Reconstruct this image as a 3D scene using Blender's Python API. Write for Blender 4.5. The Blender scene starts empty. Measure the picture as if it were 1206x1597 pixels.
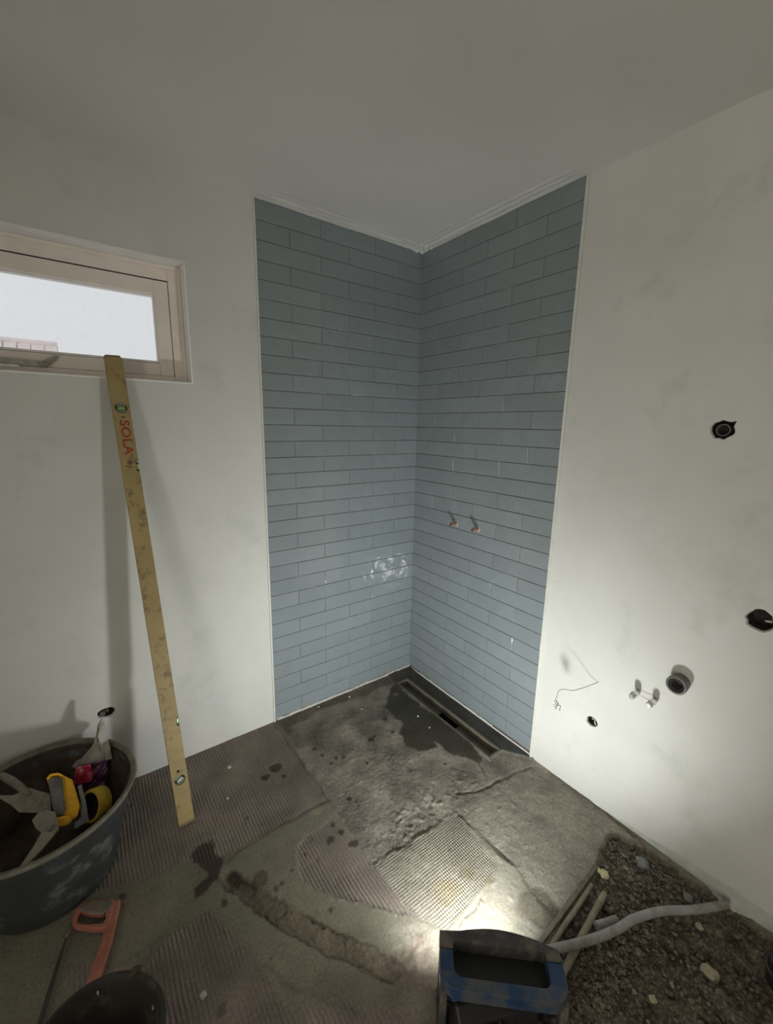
import bpy, bmesh, math, random
import numpy as np
from mathutils import Vector, Matrix
from mathutils.geometry import tessellate_polygon

random.seed(7); RNG = np.random.RandomState(11)
S = bpy.context.scene
COL = S.collection
PI = math.pi

# ------------------------------------------------------------------ camera
CAM = Vector((-1.6384, -1.9383, 1.5694)); YAW, PITCH, ROLL, FPX = 0.9360, -0.2026, 0.0176, 657.45
FW = Vector((math.cos(PITCH)*math.cos(YAW), math.cos(PITCH)*math.sin(YAW), math.sin(PITCH)))
_r = Vector((math.sin(YAW), -math.cos(YAW), 0)); _u = _r.cross(FW)
RT = math.cos(ROLL)*_r + math.sin(ROLL)*_u; UP = -math.sin(ROLL)*_r + math.cos(ROLL)*_u
cd = bpy.data.cameras.new('camera'); cam = bpy.data.objects.new('camera', cd); COL.objects.link(cam)
cam.matrix_world = Matrix(((RT.x, UP.x, -FW.x, CAM.x), (RT.y, UP.y, -FW.y, CAM.y), (RT.z, UP.z, -FW.z, CAM.z), (0, 0, 0, 1)))
cd.sensor_fit = 'HORIZONTAL'; cd.sensor_width = 36; cd.lens = FPX/1206*36; cd.clip_start = .02
S.camera = cam

# ------------------------------------------------------------------ view and light
S.view_settings.view_transform = 'Standard'; S.view_settings.look = 'None'
S.view_settings.exposure = 0.0; S.view_settings.gamma = 1; S.view_settings.use_curve_mapping = False
W = bpy.data.worlds.new('overcast_sky'); S.world = W; W.use_nodes = True
wn = W.node_tree; bg = wn.nodes['Background']
tc = wn.nodes.new('ShaderNodeTexCoord'); ns = wn.nodes.new('ShaderNodeTexNoise'); ns.inputs['Scale'].default_value = 2.2
rp = wn.nodes.new('ShaderNodeValToRGB'); rp.color_ramp.elements[0].position = .35; rp.color_ramp.elements[1].position = .6
rp.color_ramp.elements[0].color = (.89, .90, .93, 1); rp.color_ramp.elements[1].color = (.92, .92, .925, 1)
wn.links.new(tc.outputs['Generated'], ns.inputs['Vector']); wn.links.new(ns.outputs['Fac'], rp.inputs['Fac'])
wn.links.new(rp.outputs['Color'], bg.inputs['Color']); bg.inputs['Strength'].default_value = 0.9

LAMP_POWER = 12.6
LAMP_COLOR = (0.95, 1.0, 0.985)
FILL_POWER = 18.0

H = 2.489

# ------------------------------------------------------------------ placement helpers
def ray(px, py): return FW + RT*((px-603)/FPX) - UP*((py-798.5)/FPX)
def at(px, py, z=0.0):
    d = ray(px, py); return CAM + d*((z-CAM.z)/d.z)
def on_plane(px, py, p0, n):
    d = ray(px, py); n = Vector(n); return CAM + d*((Vector(p0)-CAM).dot(n)/d.dot(n))

# ------------------------------------------------------------------ material helpers
def srgb(r, g, b):
    f = lambda c: (c/255/12.92 if c/255 <= .04045 else ((c/255+.055)/1.055)**2.4)
    return (f(r), f(g), f(b), 1)
class NT:
    def __init__(s, name):
        s.m = bpy.data.materials.new(name); s.m.use_nodes = True; s.t = s.m.node_tree
        s.b = s.t.nodes['Principled BSDF']
    def n(s, t, **kw):
        x = s.t.nodes.new(t)
        for k, v in kw.items(): setattr(x, k, v)
        return x
    def l(s, a, b): s.t.links.new(a, b)
    def coord(s): return s.n('ShaderNodeTexCoord').outputs['Object']
    def noise(s, scale, detail=4, rough=.55, vec=None, dist=0):
        x = s.n('ShaderNodeTexNoise'); x.inputs['Scale'].default_value = scale
        x.inputs['Detail'].default_value = detail; x.inputs['Roughness'].default_value = rough
        x.inputs['Distortion'].default_value = dist
        s.l(vec if vec is not None else s.coord(), x.inputs['Vector']); return x.outputs['Fac']
    def ramp(s, fac, stops):
        x = s.n('ShaderNodeValToRGB'); e = x.color_ramp.elements
        e[0].position, e[0].color = stops[0]; e[1].position, e[1].color = stops[-1]
        for p, c in stops[1:-1]: k = e.new(p); k.color = c
        s.l(fac, x.inputs['Fac']); return x.outputs['Color']
    def mix(s, fac, a, b, mode='MIX'):
        x = s.n('ShaderNodeMix', data_type='RGBA', blend_type=mode)
        for sock, v in ((x.inputs[0], fac), (x.inputs[6], a), (x.inputs[7], b)):
            if hasattr(v, 'is_linked'): s.l(v, sock)
            else: sock.default_value = v
        return x.outputs[2]
    def math(s, op, a, b=0.0, c=None):
        x = s.n('ShaderNodeMath', operation=op)
        for i, v in enumerate((a, b, c)):
            if v is None: continue
            if hasattr(v, 'is_linked'): s.l(v, x.inputs[i])
            else: x.inputs[i].default_value = v
        return x.outputs[0]
    def bump(s, h, strength=.3, dist=.002, prev=None):
        x = s.n('ShaderNodeBump'); x.inputs['Strength'].default_value = strength; x.inputs['Distance'].default_value = dist
        s.l(h, x.inputs['Height'])
        if prev is not None: s.l(prev, x.inputs['Normal'])
        return x.outputs['Normal']
    def attr(s, name, out='Fac'):
        x = s.n('ShaderNodeAttribute'); x.attribute_name = name; return x.outputs[out]
    def setc(s, v):
        if hasattr(v, 'is_linked'): s.l(v, s.b.inputs['Base Color'])
        else: s.b.inputs['Base Color'].default_value = v

def mat(name, c, rough=.6, metal=0, var=.15, scale=30, bump=.2, dirt=None, dirt_amt=.5, dirt_scale=14, bdist=.001):
    t = NT(name); c = tuple(c)
    d = tuple(x*(1-var) for x in c[:3])+(1,); e = tuple(min(1, x*(1+var)) for x in c[:3])+(1,)
    col = t.ramp(t.noise(scale), [(.3, d), (.7, e)])
    if dirt:
        a = .62-.3*dirt_amt
        f = t.ramp(t.noise(dirt_scale, 6, .65), [(a, (0, 0, 0, 1)), (a+.14, (1, 1, 1, 1))])
        col = t.mix(f, col, dirt)
    t.setc(col); t.b.inputs['Roughness'].default_value = rough; t.b.inputs['Metallic'].default_value = metal
    if bump: t.l(t.bump(t.noise(scale*2.5), bump, bdist), t.b.inputs['Normal'])
    return t.m

# ------------------------------------------------------------------ mesh helpers
def fin(name, verts, faces, m, parent=None, smooth=False, bevel=0, seg=2, midx=None):
    off = parent_loc(parent)
    me = bpy.data.meshes.new(name)
    me.from_pydata([tuple(Vector(v)-off) for v in verts], [], faces)
    for x in (m if isinstance(m, (list, tuple)) else [m]): me.materials.append(x)
    if midx is not None: me.polygons.foreach_set('material_index', midx)
    bm = bmesh.new(); bm.from_mesh(me); bmesh.ops.recalc_face_normals(bm, faces=bm.faces); bm.to_mesh(me); bm.free()
    if smooth:
        me.polygons.foreach_set('use_smooth', [True]*len(me.polygons))
        try: me.set_sharp_from_angle(angle=math.radians(40))
        except Exception: pass
    o = bpy.data.objects.new(name, me); COL.objects.link(o)
    if parent: o.parent = parent
    if bevel:
        b = o.modifiers.new('bevel', 'BEVEL'); b.width = bevel; b.segments = seg; b.limit_method = 'ANGLE'; b.angle_limit = math.radians(35)
    return o
def parent_loc(p):
    v = Vector((0, 0, 0))
    while p: v += p.location; p = p.parent
    return v
def tag(o, label=None, cat=None, group=None, kind=None):
    if label: o['label'] = label
    if cat: o['category'] = cat
    if group: o['group'] = group
    if kind: o['kind'] = kind
    return o
def thing(name, label, cat, loc, group=None):
    o = bpy.data.objects.new(name, None); o.location = loc; o.empty_display_size = .05; COL.objects.link(o)
    return tag(o, label, cat, group)

class MB:
    def __init__(s): s.v = []; s.f = []; s.mi = []
    def add(s, vs, fs, mi=0):
        k = len(s.v); s.v += [Vector(v) for v in vs]; s.f += [tuple(i+k for i in f) for f in fs]; s.mi += [mi]*len(fs); return s
    def box(s, a, b, mi=0, M=None):
        (x0, y0, z0), (x1, y1, z1) = a, b
        vs = [Vector(p) for p in ((x0, y0, z0), (x1, y0, z0), (x1, y1, z0), (x0, y1, z0), (x0, y0, z1), (x1, y0, z1), (x1, y1, z1), (x0, y1, z1))]
        if M: vs = [M @ v for v in vs]
        return s.add(vs, [(0, 3, 2, 1), (4, 5, 6, 7), (0, 1, 5, 4), (1, 2, 6, 5), (2, 3, 7, 6), (3, 0, 4, 7)], mi)
    def tube(s, pts, r, n=12, mi=0, cap=True, hollow=0, sub=0):
        pts = [Vector(p) for p in pts]
        if sub:
            q = []
            for i in range(len(pts)-1):
                p0 = pts[max(i-1, 0)]; p1 = pts[i]; p2 = pts[i+1]; p3 = pts[min(i+2, len(pts)-1)]
                for k in range(sub):
                    t = k/sub
                    q.append(.5*((2*p1)+(-p0+p2)*t+(2*p0-5*p1+4*p2-p3)*t*t+(-p0+3*p1-3*p2+p3)*t**3))
            q.append(pts[-1]); pts = q
        rs = r if isinstance(r, (list, tuple)) else [r]*len(pts)
        if len(rs) != len(pts):
            rs = list(np.interp(np.linspace(0, 1, len(pts)), np.linspace(0, 1, len(rs)), rs))
        vs = []; fs = []; pn = None
        for i, p in enumerate(pts):
            t = (pts[min(i+1, len(pts)-1)]-pts[max(i-1, 0)]).normalized()
            if pn is None: pn = t.orthogonal().normalized()
            pn = (pn-t*pn.dot(t)).normalized(); b = t.cross(pn)
            vs += [p+(pn*math.cos(2*PI*k/n)+b*math.sin(2*PI*k/n))*rs[i] for k in range(n)]
        for i in range(len(pts)-1):
            for k in range(n):
                a = i*n+k; c = i*n+(k+1) % n; fs.append((a, c, c+n, a+n))
        if cap:
            fs.append(tuple(range(n))[::-1]); fs.append(tuple((len(pts)-1)*n+k for k in range(n)))
        return s.add(vs, fs, mi)
    def lathe(s, prof, n=48, mi=0, M=None, wob=0):
        # prof: closed or open list of (r,z); z axis
        vs = []; fs = []
        for (r, z) in prof:
            for k in range(n):
                a = 2*PI*k/n; rr = r*(1+wob*math.sin(3*a+z*9))
                v = Vector((rr*math.cos(a), rr*math.sin(a), z)); vs.append(M @ v if M else v)
        for i in range(len(prof)-1):
            for k in range(n):
                a = i*n+k; c = i*n+(k+1) % n; fs.append((a, c, c+n, a+n))
        return s.add(vs, fs, mi)
    def prism(s, loops, o, ax, ay, az, h0, h1, mi=0):
        # loops: outer + holes in (x,y); extruded along az
        flat = []; L3 = []
        for lp in loops: L3.append([Vector((p[0], p[1], 0)) for p in lp]); flat += lp
        tris = tessellate_polygon(L3) if len(loops) > 1 or len(loops[0]) > 4 else None
        P = lambda p, h: Vector(o)+ax*p[0]+ay*p[1]+az*h
        N = len(flat); vs = [P(p, h0) for p in flat]+[P(p, h1) for p in flat]; fs = []
        if tris is None:
            fs += [tuple(range(N))[::-1], tuple(N+i for i in range(N))]
        else:
            for t in tris: fs.append(tuple(t)); fs.append(tuple(N+i for i in t)[::-1])
        k = 0
        for lp in loops:
            n = len(lp)
            for i in range(n):
                a, b = k+i, k+(i+1) % n; fs.append((a, b, b+N, a+N))
            k += n
        return s.add(vs, fs, mi)
    def build(s, name, m, parent=None, smooth=False, bevel=0, seg=2):
        multi = isinstance(m, (list, tuple))
        return fin(name, s.v, s.f, m, parent, smooth, bevel, seg, s.mi if multi else None)

def slab_px(pxs, p0, n, thick, name, m, parent=None, bevel=0, crumple=0, sub=0, smooth=False):
    """solid plate whose outline lies on a real plane (point p0, normal n), thickened away from the viewer"""
    n = Vector(n).normalized(); p = [on_plane(a, b, p0, n) for a, b in pxs]
    o = p[0]; ax = n.orthogonal().normalized(); ay = n.cross(ax)
    lp = [((q-o).dot(ax), (q-o).dot(ay)) for q in p]
    sgn = -1 if (CAM-o).dot(n) > 0 else 1
    mb = MB().prism([lp], o, ax, ay, n*sgn, 0, thick)
    ob = mb.build(name, m, parent, smooth, bevel)
    if crumple:
        me = ob.data; bm = bmesh.new(); bm.from_mesh(me)
        bmesh.ops.subdivide_edges(bm, edges=bm.edges, cuts=sub, use_grid_fill=True)
        bmesh.ops.triangulate(bm, faces=bm.faces)
        from mathutils import noise as mn
        for v in bm.verts:
            q = v.co*28; v.co += n*crumple*(mn.noise(q)+.6*mn.noise(q*2.3))*1.0 + Vector((mn.noise(q+Vector((9, 0, 0))), mn.noise(q+Vector((0, 7, 0))), 0))*crumple*.25
        bm.to_mesh(me); bm.free()
    return ob

# numpy value noise
def vnoise(x, y, freq, seed=0):
    r = np.random.RandomState(seed); G = r.rand(256, 256)
    X = x*freq; Y = y*freq; xi = np.floor(X).astype(int); yi = np.floor(Y).astype(int)
    fx = X-xi; fy = Y-yi; fx = fx*fx*(3-2*fx); fy = fy*fy*(3-2*fy)
    g = lambda a, b: G[a % 256, b % 256]
    return (g(xi, yi)*(1-fx)+g(xi+1, yi)*fx)*(1-fy)+(g(xi, yi+1)*(1-fx)+g(xi+1, yi+1)*fx)*fy-.5
def fbm(x, y, f, o=4, seed=0, gain=.5):
    s = 0; a = 1
    for i in range(o): s = s+a*vnoise(x, y, f*2.03**i, seed+i); a *= gain
    return s
def inpoly(x, y, poly):
    c = np.zeros(x.shape, bool); n = len(poly)
    for i in range(n):
        x0, y0 = poly[i][0], poly[i][1]; x1, y1 = poly[(i+1) % n][0], poly[(i+1) % n][1]
        if y0 == y1: continue
        c ^= ((y0 > y) != (y1 > y)) & (x < (x1-x0)*(y-y0)/(y1-y0)+x0)
    return c

# ------------------------------------------------------------------ materials
def plaster(name, a, b, patch):
    t = NT(name)
    c = t.ramp(t.noise(1.7, 5, .6), [(.32, a), (.68, b)])
    f = t.ramp(t.noise(4.2, 6, .65), [(.56, (0, 0, 0, 1)), (.75, (1, 1, 1, 1))])
    fm = t.math('MULTIPLY', f, .6)
    c = t.mix(fm, c, patch)
    sp = t.ramp(t.noise(26, 3, .5), [(.72, (0, 0, 0, 1)), (.80, (1, 1, 1, 1))])
    c = t.mix(t.math('MULTIPLY', sp, .18), c, (.25, .25, .22, 1))
    t.setc(c); t.b.inputs['Roughness'].default_value = .78; t.b.inputs['Specular IOR Level'].default_value = .25
    mp = t.n('ShaderNodeMapping'); t.l(t.coord(), mp.inputs['Vector']); mp.inputs['Scale'].default_value = (1, 1, 5)
    h = t.bump(t.noise(2.5, 3, .5), .35, .006)
    h = t.bump(t.noise(18, 5, .6, mp.outputs['Vector']), .16, .0012, h)
    h = t.bump(t.noise(260, 2, .5), .2, .0005, h)
    t.l(h, t.b.inputs['Normal']); return t.m
M_PLASTER = plaster('grey_plaster', (.60, .592, .555, 1), (.68, .672, .64, 1), (.47, .485, .44, 1))
M_CEIL_T = NT('ceiling_plaster')
def ceil_mat():
    t = M_CEIL_T
    t.setc(t.ramp(t.noise(1.5, 4), [(.3, (.64, .625, .59, 1)), (.7, (.70, .69, .66, 1))]))
    t.b.inputs['Roughness'].default_value = .8
    h = t.bump(t.noise(2.2, 3), .4, .006)
    h = t.bump(t.noise(240, 3), .3, .0008, h)
    t.l(t.bump(t.noise(60, 4), .15, .001, h), t.b.inputs['Normal'])
ceil_mat(); M_CEIL = M_CEIL_T.m
M_WHITE = mat('white_painted_wood', (.84, .76, .69, 1), .45, var=.06, scale=9, bump=.08)
M_REVEAL = mat('white_reveal', (.84, .82, .80, 1), .6, var=.05, scale=12, bump=.1)
M_TRIM = mat('white_trim', (.68, .67, .62, 1), .45, var=.06, scale=18, bump=.1)
M_DARKHOLE = mat('dark_masonry', (.05, .045, .04, 1), .9, var=.5, scale=50, bump=.8, bdist=.004)
M_GAP = mat('black_gap_shade', (.015, .014, .013, 1), .6, var=.2)
M_METAL = mat('dull_metal', (.42, .41, .38, 1), .42, metal=.8, var=.2, scale=60, dirt=(.3, .27, .22, 1), dirt_amt=.5)
M_CHROME = mat('bright_metal', (.72, .71, .68, 1), .25, metal=.9, var=.15, scale=60)
M_COPPER = mat('copper', (.62, .30, .20, 1), .38, metal=.75, var=.2, scale=90, dirt=(.45, .36, .30, 1), dirt_amt=.6, dirt_scale=60)
M_BLACKIN = mat('black_inside', (.012, .010, .009, 1), .8, var=.2)
M_STEEL_D = mat('dark_steel', (.13, .125, .115, 1), .38, metal=.55, var=.25, scale=25, dirt=(.17, .155, .13, 1), dirt_amt=.6)

def glass():
    m = bpy.data.materials.new('window_glass'); m.use_nodes = True; t = m.node_tree; t.nodes.clear()
    o = t.nodes.new('ShaderNodeOutputMaterial'); tr = t.nodes.new('ShaderNodeBsdfTransparent'); gl = t.nodes.new('ShaderNodeBsdfGlossy')
    gl.inputs['Roughness'].default_value = .03; tr.inputs['Color'].default_value = (.97, .98, .98, 1)
    df = t.nodes.new('ShaderNodeBsdfTranslucent'); df.inputs['Color'].default_value = (.9, .9, .95, 1)
    c = t.nodes.new('ShaderNodeTexCoord'); n = t.nodes.new('ShaderNodeTexNoise'); n.inputs['Scale'].default_value = 45
    n.inputs['Detail'].default_value = 6
    r = t.nodes.new('ShaderNodeMapRange'); r.inputs[1].default_value = .5; r.inputs[2].default_value = .8; r.inputs[3].default_value = .02; r.inputs[4].default_value = .08
    mx = t.nodes.new('ShaderNodeMixShader'); m2 = t.nodes.new('ShaderNodeMixShader'); m2.inputs[0].default_value = .06
    t.links.new(c.outputs['Object'], n.inputs['Vector']); t.links.new(n.outputs['Fac'], r.inputs[0]); t.links.new(r.outputs[0], mx.inputs[0])
    t.links.new(tr.outputs[0], mx.inputs[1]); t.links.new(df.outputs[0], mx.inputs[2])
    t.links.new(mx.outputs[0], m2.inputs[1]); t.links.new(gl.outputs[0], m2.inputs[2]); t.links.new(m2.outputs[0], o.inputs[0]); return m
M_GLASS = glass()

def tile_mat():
    t = NT('blue_grey_glazed_tile')
    v = t.attr('tile_tone'); n = t.noise(9, 4, .6)
    c = t.ramp(t.math('ADD', t.math('MULTIPLY', n, .6), t.math('MULTIPLY', v, .40)), [(.15, (.215, .246, .258, 1)), (.55, (.236, .270, .284, 1)), (.9, (.262, .296, .310, 1))])
    sm = t.ramp(t.noise(5.5, 6, .7), [(.55, (0, 0, 0, 1)), (.78, (1, 1, 1, 1))])
    c = t.mix(t.math('MULTIPLY', sm, .16), c, (.42, .44, .43, 1))
    t.setc(c)
    ro = t.ramp(t.noise(7, 6, .7), [(.45, (.06,)*3+(1,)), (.75, (.24,)*3+(1,))]); t.l(ro, t.b.inputs['Roughness'])
    t.b.inputs['Specular IOR Level'].default_value = .45
    h = t.bump(t.noise(9, 2, .5, dist=.4), .9, .006)
    h = t.bump(t.noise(30, 2, .5), .5, .002, h)
    t.l(h, t.b.inputs['Normal']); return t.m
M_TILE = tile_mat()
M_GROUT = mat('tile_joint', (.075, .062, .052, 1), .9, var=.4, scale=22, dirt=(.30, .30, .28, 1), dirt_amt=.25, dirt_scale=6)

# ------------------------------------------------------------------ structure: walls
def hole_loop(c, rx, rz, seed, n=18, j=.13):
    r = random.Random(seed)
    return [(c[0]+rx*math.cos(2*PI*k/n)*(1+r.uniform(-j, j)), c[1]+rz*math.sin(2*PI*k/n)*(1+r.uniform(-j, j))) for k in range(n)]
def wall_panel(name, o, ax, az, nout, outer, through, pockets, thick, m, pd=.07):
    """outer/through/pockets in (u,z); nout points out of the room"""
    mb = MB(); P = lambda p, h: Vector(o)+ax*p[0]+az*p[1]+nout*h
    def face(loops, h):
        L3 = [[Vector((p[0], p[1], 0)) for p in lp] for lp in loops]; flat = [p for lp in loops for p in lp]
        mb.add([P(p, h) for p in flat], [tuple(t) for t in tessellate_polygon(L3)])
    face([outer]+through+pockets, 0); face([outer]+through, thick)
    def skirt(lp, h0, h1, mi=0):
        n = len(lp)
        mb.add([P(p, h0) for p in lp]+[P(p, h1) for p in lp], [(i, (i+1) % n, (i+1) % n+n, i+n) for i in range(n)], mi)
    skirt(outer, 0, thick)
    for lp in through: skirt(lp, 0, thick)
    for lp in pockets:
        cx = sum(p[0] for p in lp)/len(lp); cz = sum(p[1] for p in lp)/len(lp)
        inner = [(cx+(p[0]-cx)*.9, cz+(p[1]-cz)*.9) for p in lp]; n = len(lp)
        mb.add([P(p, 0) for p in lp]+[P(p, .008) for p in inner], [(i, (i+1) % n, (i+1) % n+n, i+n) for i in range(n)], 0)
        skirt(inner, .008, pd, 1); mb.add([P(p, pd) for p in inner], [tuple(range(len(lp)))], 1)
    ob = fin(name, mb.v, mb.f, m, None, False, 0, 2, mb.mi)
    tag(ob, kind='structure'); return ob
X, Y, Z = Vector((1, 0, 0)), Vector((0, 1, 0)), Vector((0, 0, 1))
WX0, WX1, WZ0, WZ1 = -2.62, -1.215, 1.722, 2.184
XS, YR = -3.0, -3.3
wl = wall_panel('wall_left', (0, 0, 0), X, Z, Y, [(XS-.2, -.25), (.25, -.25), (.25, H+.2), (XS-.2, H+.2)],
                [[(WX0, WZ0), (WX1, WZ0), (WX1, WZ1), (WX0, WZ1)]], [hole_loop((-1.648, .372), .034, .022, 3)], .28, [M_PLASTER, M_DARKHOLE])
hr = [hole_loop((-1.476, 1.575), .033, .031, 5), hole_loop((-1.652, 1.003), .035, .036, 6), hole_loop((-1.2, .362), .027, .021, 8)]
hr[0][7] = (-1.508, 1.603)
wr = wall_panel('wall_right', (0, 0, 0), Y, Z, X, [(YR-.2, -.25), (0, -.25), (0, H+.2), (YR-.2, H+.2)], [], hr, .25, [M_PLASTER, M_DARKHOLE])
wall_panel('wall_rear', (0, YR, 0), X, Z, -Y, [(XS-.2, -.25), (.25, -.25), (.25, H+.2), (XS-.2, H+.2)], [], [], .2, [M_PLASTER, M_DARKHOLE])
wall_panel('wall_side', (XS, 0, 0), Y, Z, -X, [(YR, -.25), (0, -.25), (0, H+.2), (YR, H+.2)],
           [[(-2.75, .0), (-1.85, .0), (-1.85, 2.1), (-2.75, 2.1)]], [], .2, [M_PLASTER, M_DARKHOLE])  # unseen doorway opening, added to let fill light in
M_FILL = NT('x')
# added fill light, shining in through an unseen doorway opening behind the viewer
ld = bpy.data.lights.new('added_fill_light', 'AREA'); ld.shape = 'RECTANGLE'; ld.size = .85; ld.size_y = 2.0; ld.energy = FILL_POWER; ld.color = (1.0, .94, .80)
lo = bpy.data.objects.new('added_fill_light', ld); COL.objects.link(lo); lo.location = (XS-.25, -2.3, 1.05); lo.rotation_euler = (PI/2, 0, -PI/2)
bpy.data.materials.remove(M_FILL.m)
# hallway beyond the added doorway opening
mb = MB(); mb.box((XS-1.4, -3.3, -.1), (XS-.2, -1.3, -.02))
tag(mb.build('trim_2', M_PLASTER), kind='structure')

# ceiling: finely gridded near the shower corner for the skim-coat ridges
def ceiling():
    xs = np.concatenate([np.linspace(XS-.1, -1.3, 12)[:-1], np.linspace(-1.3, 0, 210)]); ys = np.concatenate([np.linspace(YR-.1, -1.3, 12)[:-1], np.linspace(-1.3, 0, 210)])
    xx, yy = np.meshgrid(xs, ys, indexing='ij'); dx = -xx; dy = -yy
    def strip(d, al, sd, L=.95):
        env = np.clip((L-al)/.12, 0, 1)*np.exp(-((d-.05)/.045)**2)
        return env*(.5*np.sin((d+.012*vnoise(al, d, 6, sd))*2*PI/.034)+1.6*fbm(al*.5, d*3, 12, 3, sd+5))
    z = H-.0060*(strip(dx, dy, 31)+strip(dy, dx, 41))-.0035*fbm(xx, yy, 3.5, 3, 51)*(np.exp(-(dx+dy)/1.0))
    n, m = xx.shape; vs = np.stack([xx, yy, z], -1).reshape(-1, 3)
    I = np.arange(n*m).reshape(n, m); fs = np.stack([I[:-1, :-1], I[:-1, 1:], I[1:, 1:], I[1:, :-1]], -1).reshape(-1, 4)
    k = len(vs); top = [(XS-.1, YR-.1, H+.1), (.1, YR-.1, H+.1), (.1, .1, H+.1), (XS-.1, .1, H+.1)]
    me = bpy.data.meshes.new('ceiling'); me.from_pydata(vs.tolist()+top, [], fs.tolist()+[(k, k+1, k+2, k+3)]); me.materials.append(M_CEIL)
    me.polygons.foreach_set('use_smooth', [True]*len(me.polygons))
    o = bpy.data.objects.new('ceiling', me); COL.objects.link(o); tag(o, kind='structure')
ceiling()

# ------------------------------------------------------------------ tiles (part of each wall)
ROW, TP = .077, .3075
def tiles(parent, ax, nin, width, name):
    vs = []; fs = []; tone = []; r = random.Random(width*1000)
    zt = H-.001
    for row in range(32):
        z1 = zt-row*ROW-.0009; z0 = z1-ROW+.0021
        u = width; edges = []
        s = 0.0 if row % 2 == 0 else -TP/2
        while s < width-.01:
            a = max(0, s); b = min(width, s+TP); b = width if width-b < .012 else b; edges.append((a, b)); s += TP
        for a, b in edges:
            if b-a < .012: continue
            a2 = a+.0008; b2 = b-.0008; k = len(vs); e = .0022; tn = r.random()
            tl = [r.uniform(-.0005, .0005) for _ in range(4)]
            ua, ub = -width+a2, -width+b2   # distance from the tiled edge
            def V(u, z, d): return ax*u+Z*z+nin*d
            cs = [(ua, z0), (ub, z0), (ub, z1), (ua, z1)]
            ci = [(ua+e, z0+e), (ub-e, z0+e), (ub-e, z1-e), (ua+e, z1-e)]
            vs += [V(u, z, -.004) for u, z in cs]+[V(u, z, .0022) for u, z in cs]+[V(u, z, .0036+tl[i]) for i, (u, z) in enumerate(ci)]
            fs += [(k+8, k+9, k+10, k+11)]
            for i in range(4):
                j = (i+1) % 4; fs += [(k+4+i, k+4+j, k+8+j, k+8+i), (k+i, k+j, k+4+j, k+4+i)]
            tone += [tn]*12
    me = bpy.data.meshes.new(name); me.from_pydata([tuple(v) for v in vs], [], fs); me.materials.append(M_TILE)
    at_ = me.attributes.new('tile_tone', 'FLOAT', 'POINT'); at_.data.foreach_set('value', tone)
    bm = bmesh.new(); bm.from_mesh(me); bmesh.ops.recalc_face_normals(bm, faces=bm.faces); bm.to_mesh(me); bm.free()
    # make sure the faces look into the room
    p = me.polygons[0]
    if p.normal.dot(nin) < 0: me.flip_normals()
    o = bpy.data.objects.new(name, me); COL.objects.link(o); o.parent = parent; o['label'] = 'blue-grey glazed brick tiles in running bond'
    g = MB(); lo_ = Vector((0, 0, 0))
    a = ax*(-width)+nin*0.0; 
    c0 = ax*(-width)+nin*(-.003)+Z*.012; c1 = nin*.0012+Z*(H-.0005)
    g.box((min(c0.x, c1.x), min(c0.y, c1.y), c0.z), (max(c0.x, c1.x), max(c0.y, c1.y), c1.z))
    go = g.build('tile_adhesive_joints', M_GROUT, parent)
tiles(wl, X, -Y, .9256, 'wall_tiles'); tiles(wr, Y, -X, .9329, 'wall_tiles')
# light mortar bead at the foot of the left tiled wall and edge strips
M_MORTAR_L = mat('pale_adhesive', (.50, .48, .44, 1), .85, var=.25, scale=50, bump=.6, bdist=.003)
def ragged(pts, w0, name, parent, sd):
    r = random.Random(sd); mb = MB(); 
    for i in range(len(pts)-1):
        pass
    mb.tube(pts, [w0*r.uniform(.5, 1.25) for _ in pts], 8); return mb.build(name, M_MORTAR_L, parent, True)
ragged([(-.92+.92*i/40, -.003, .021-.004*random.random()) for i in range(41)], .0055, 'adhesive_bead', wl, 2)
ragged([(-.002, -.1-.6*i/30, .016+.003*random.random()) for i in range(31)], .0035, 'adhesive_bead', wr, 4)
mb = MB().box((-.9335, -.0065, .0), (-.9258, .0, H)); tag(mb.build('trim_1', M_TRIM, None, bevel=.001), kind='structure')
mb = MB().box((-.009, -.9445, .0), (.0, -.9335, H)); tag(mb.build('trim_3', M_TRIM, None, bevel=.002), kind='structure')
# hairline bead of corner silicone along the ceiling over the tiles is left rough in the ceiling mesh
# plaster base course along right wall (unfinished lower strip of board)
M_BOARD = mat('greenish_board', (.53, .55, .49, 1), .85, var=.12, scale=20, bump=.3)
mb = MB(); n = 40; top = []; bot = []
rr = random.Random(5)
for i in range(n+1):
    y = -1.28-.9*i/n; f = min(1, i/20.0); top.append((y, -.002+.060*f+rr.uniform(-.0015, .0015))); bot.append((y, -.012+rr.uniform(-.01, .008)))
mb.prism([top+bot[::-1]], (0, 0, 0), Y, Z, -X, 0, .0010); mb.build('bare_board_strip', M_BOARD, wr)

# ------------------------------------------------------------------ window
win = bpy.data.objects.new('window_1', None); win.location = ((WX0+WX1)/2, .08, WZ0); COL.objects.link(win); tag(win, kind='structure')
def ring(mb, x0, x1, z0, z1, wl_, wr_, wb, wt, y0, y1):
    mb.box((x0, y0, z0), (x0+wl_, y1, z1)); mb.box((x1-wr_, y0, z0), (x1, y1, z1))
    mb.box((x0+wl_, y0, z0), (x1-wr_, y1, z0+wb)); mb.box((x0+wl_, y0, z1-wt), (x1-wr_, y1, z1))
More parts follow.
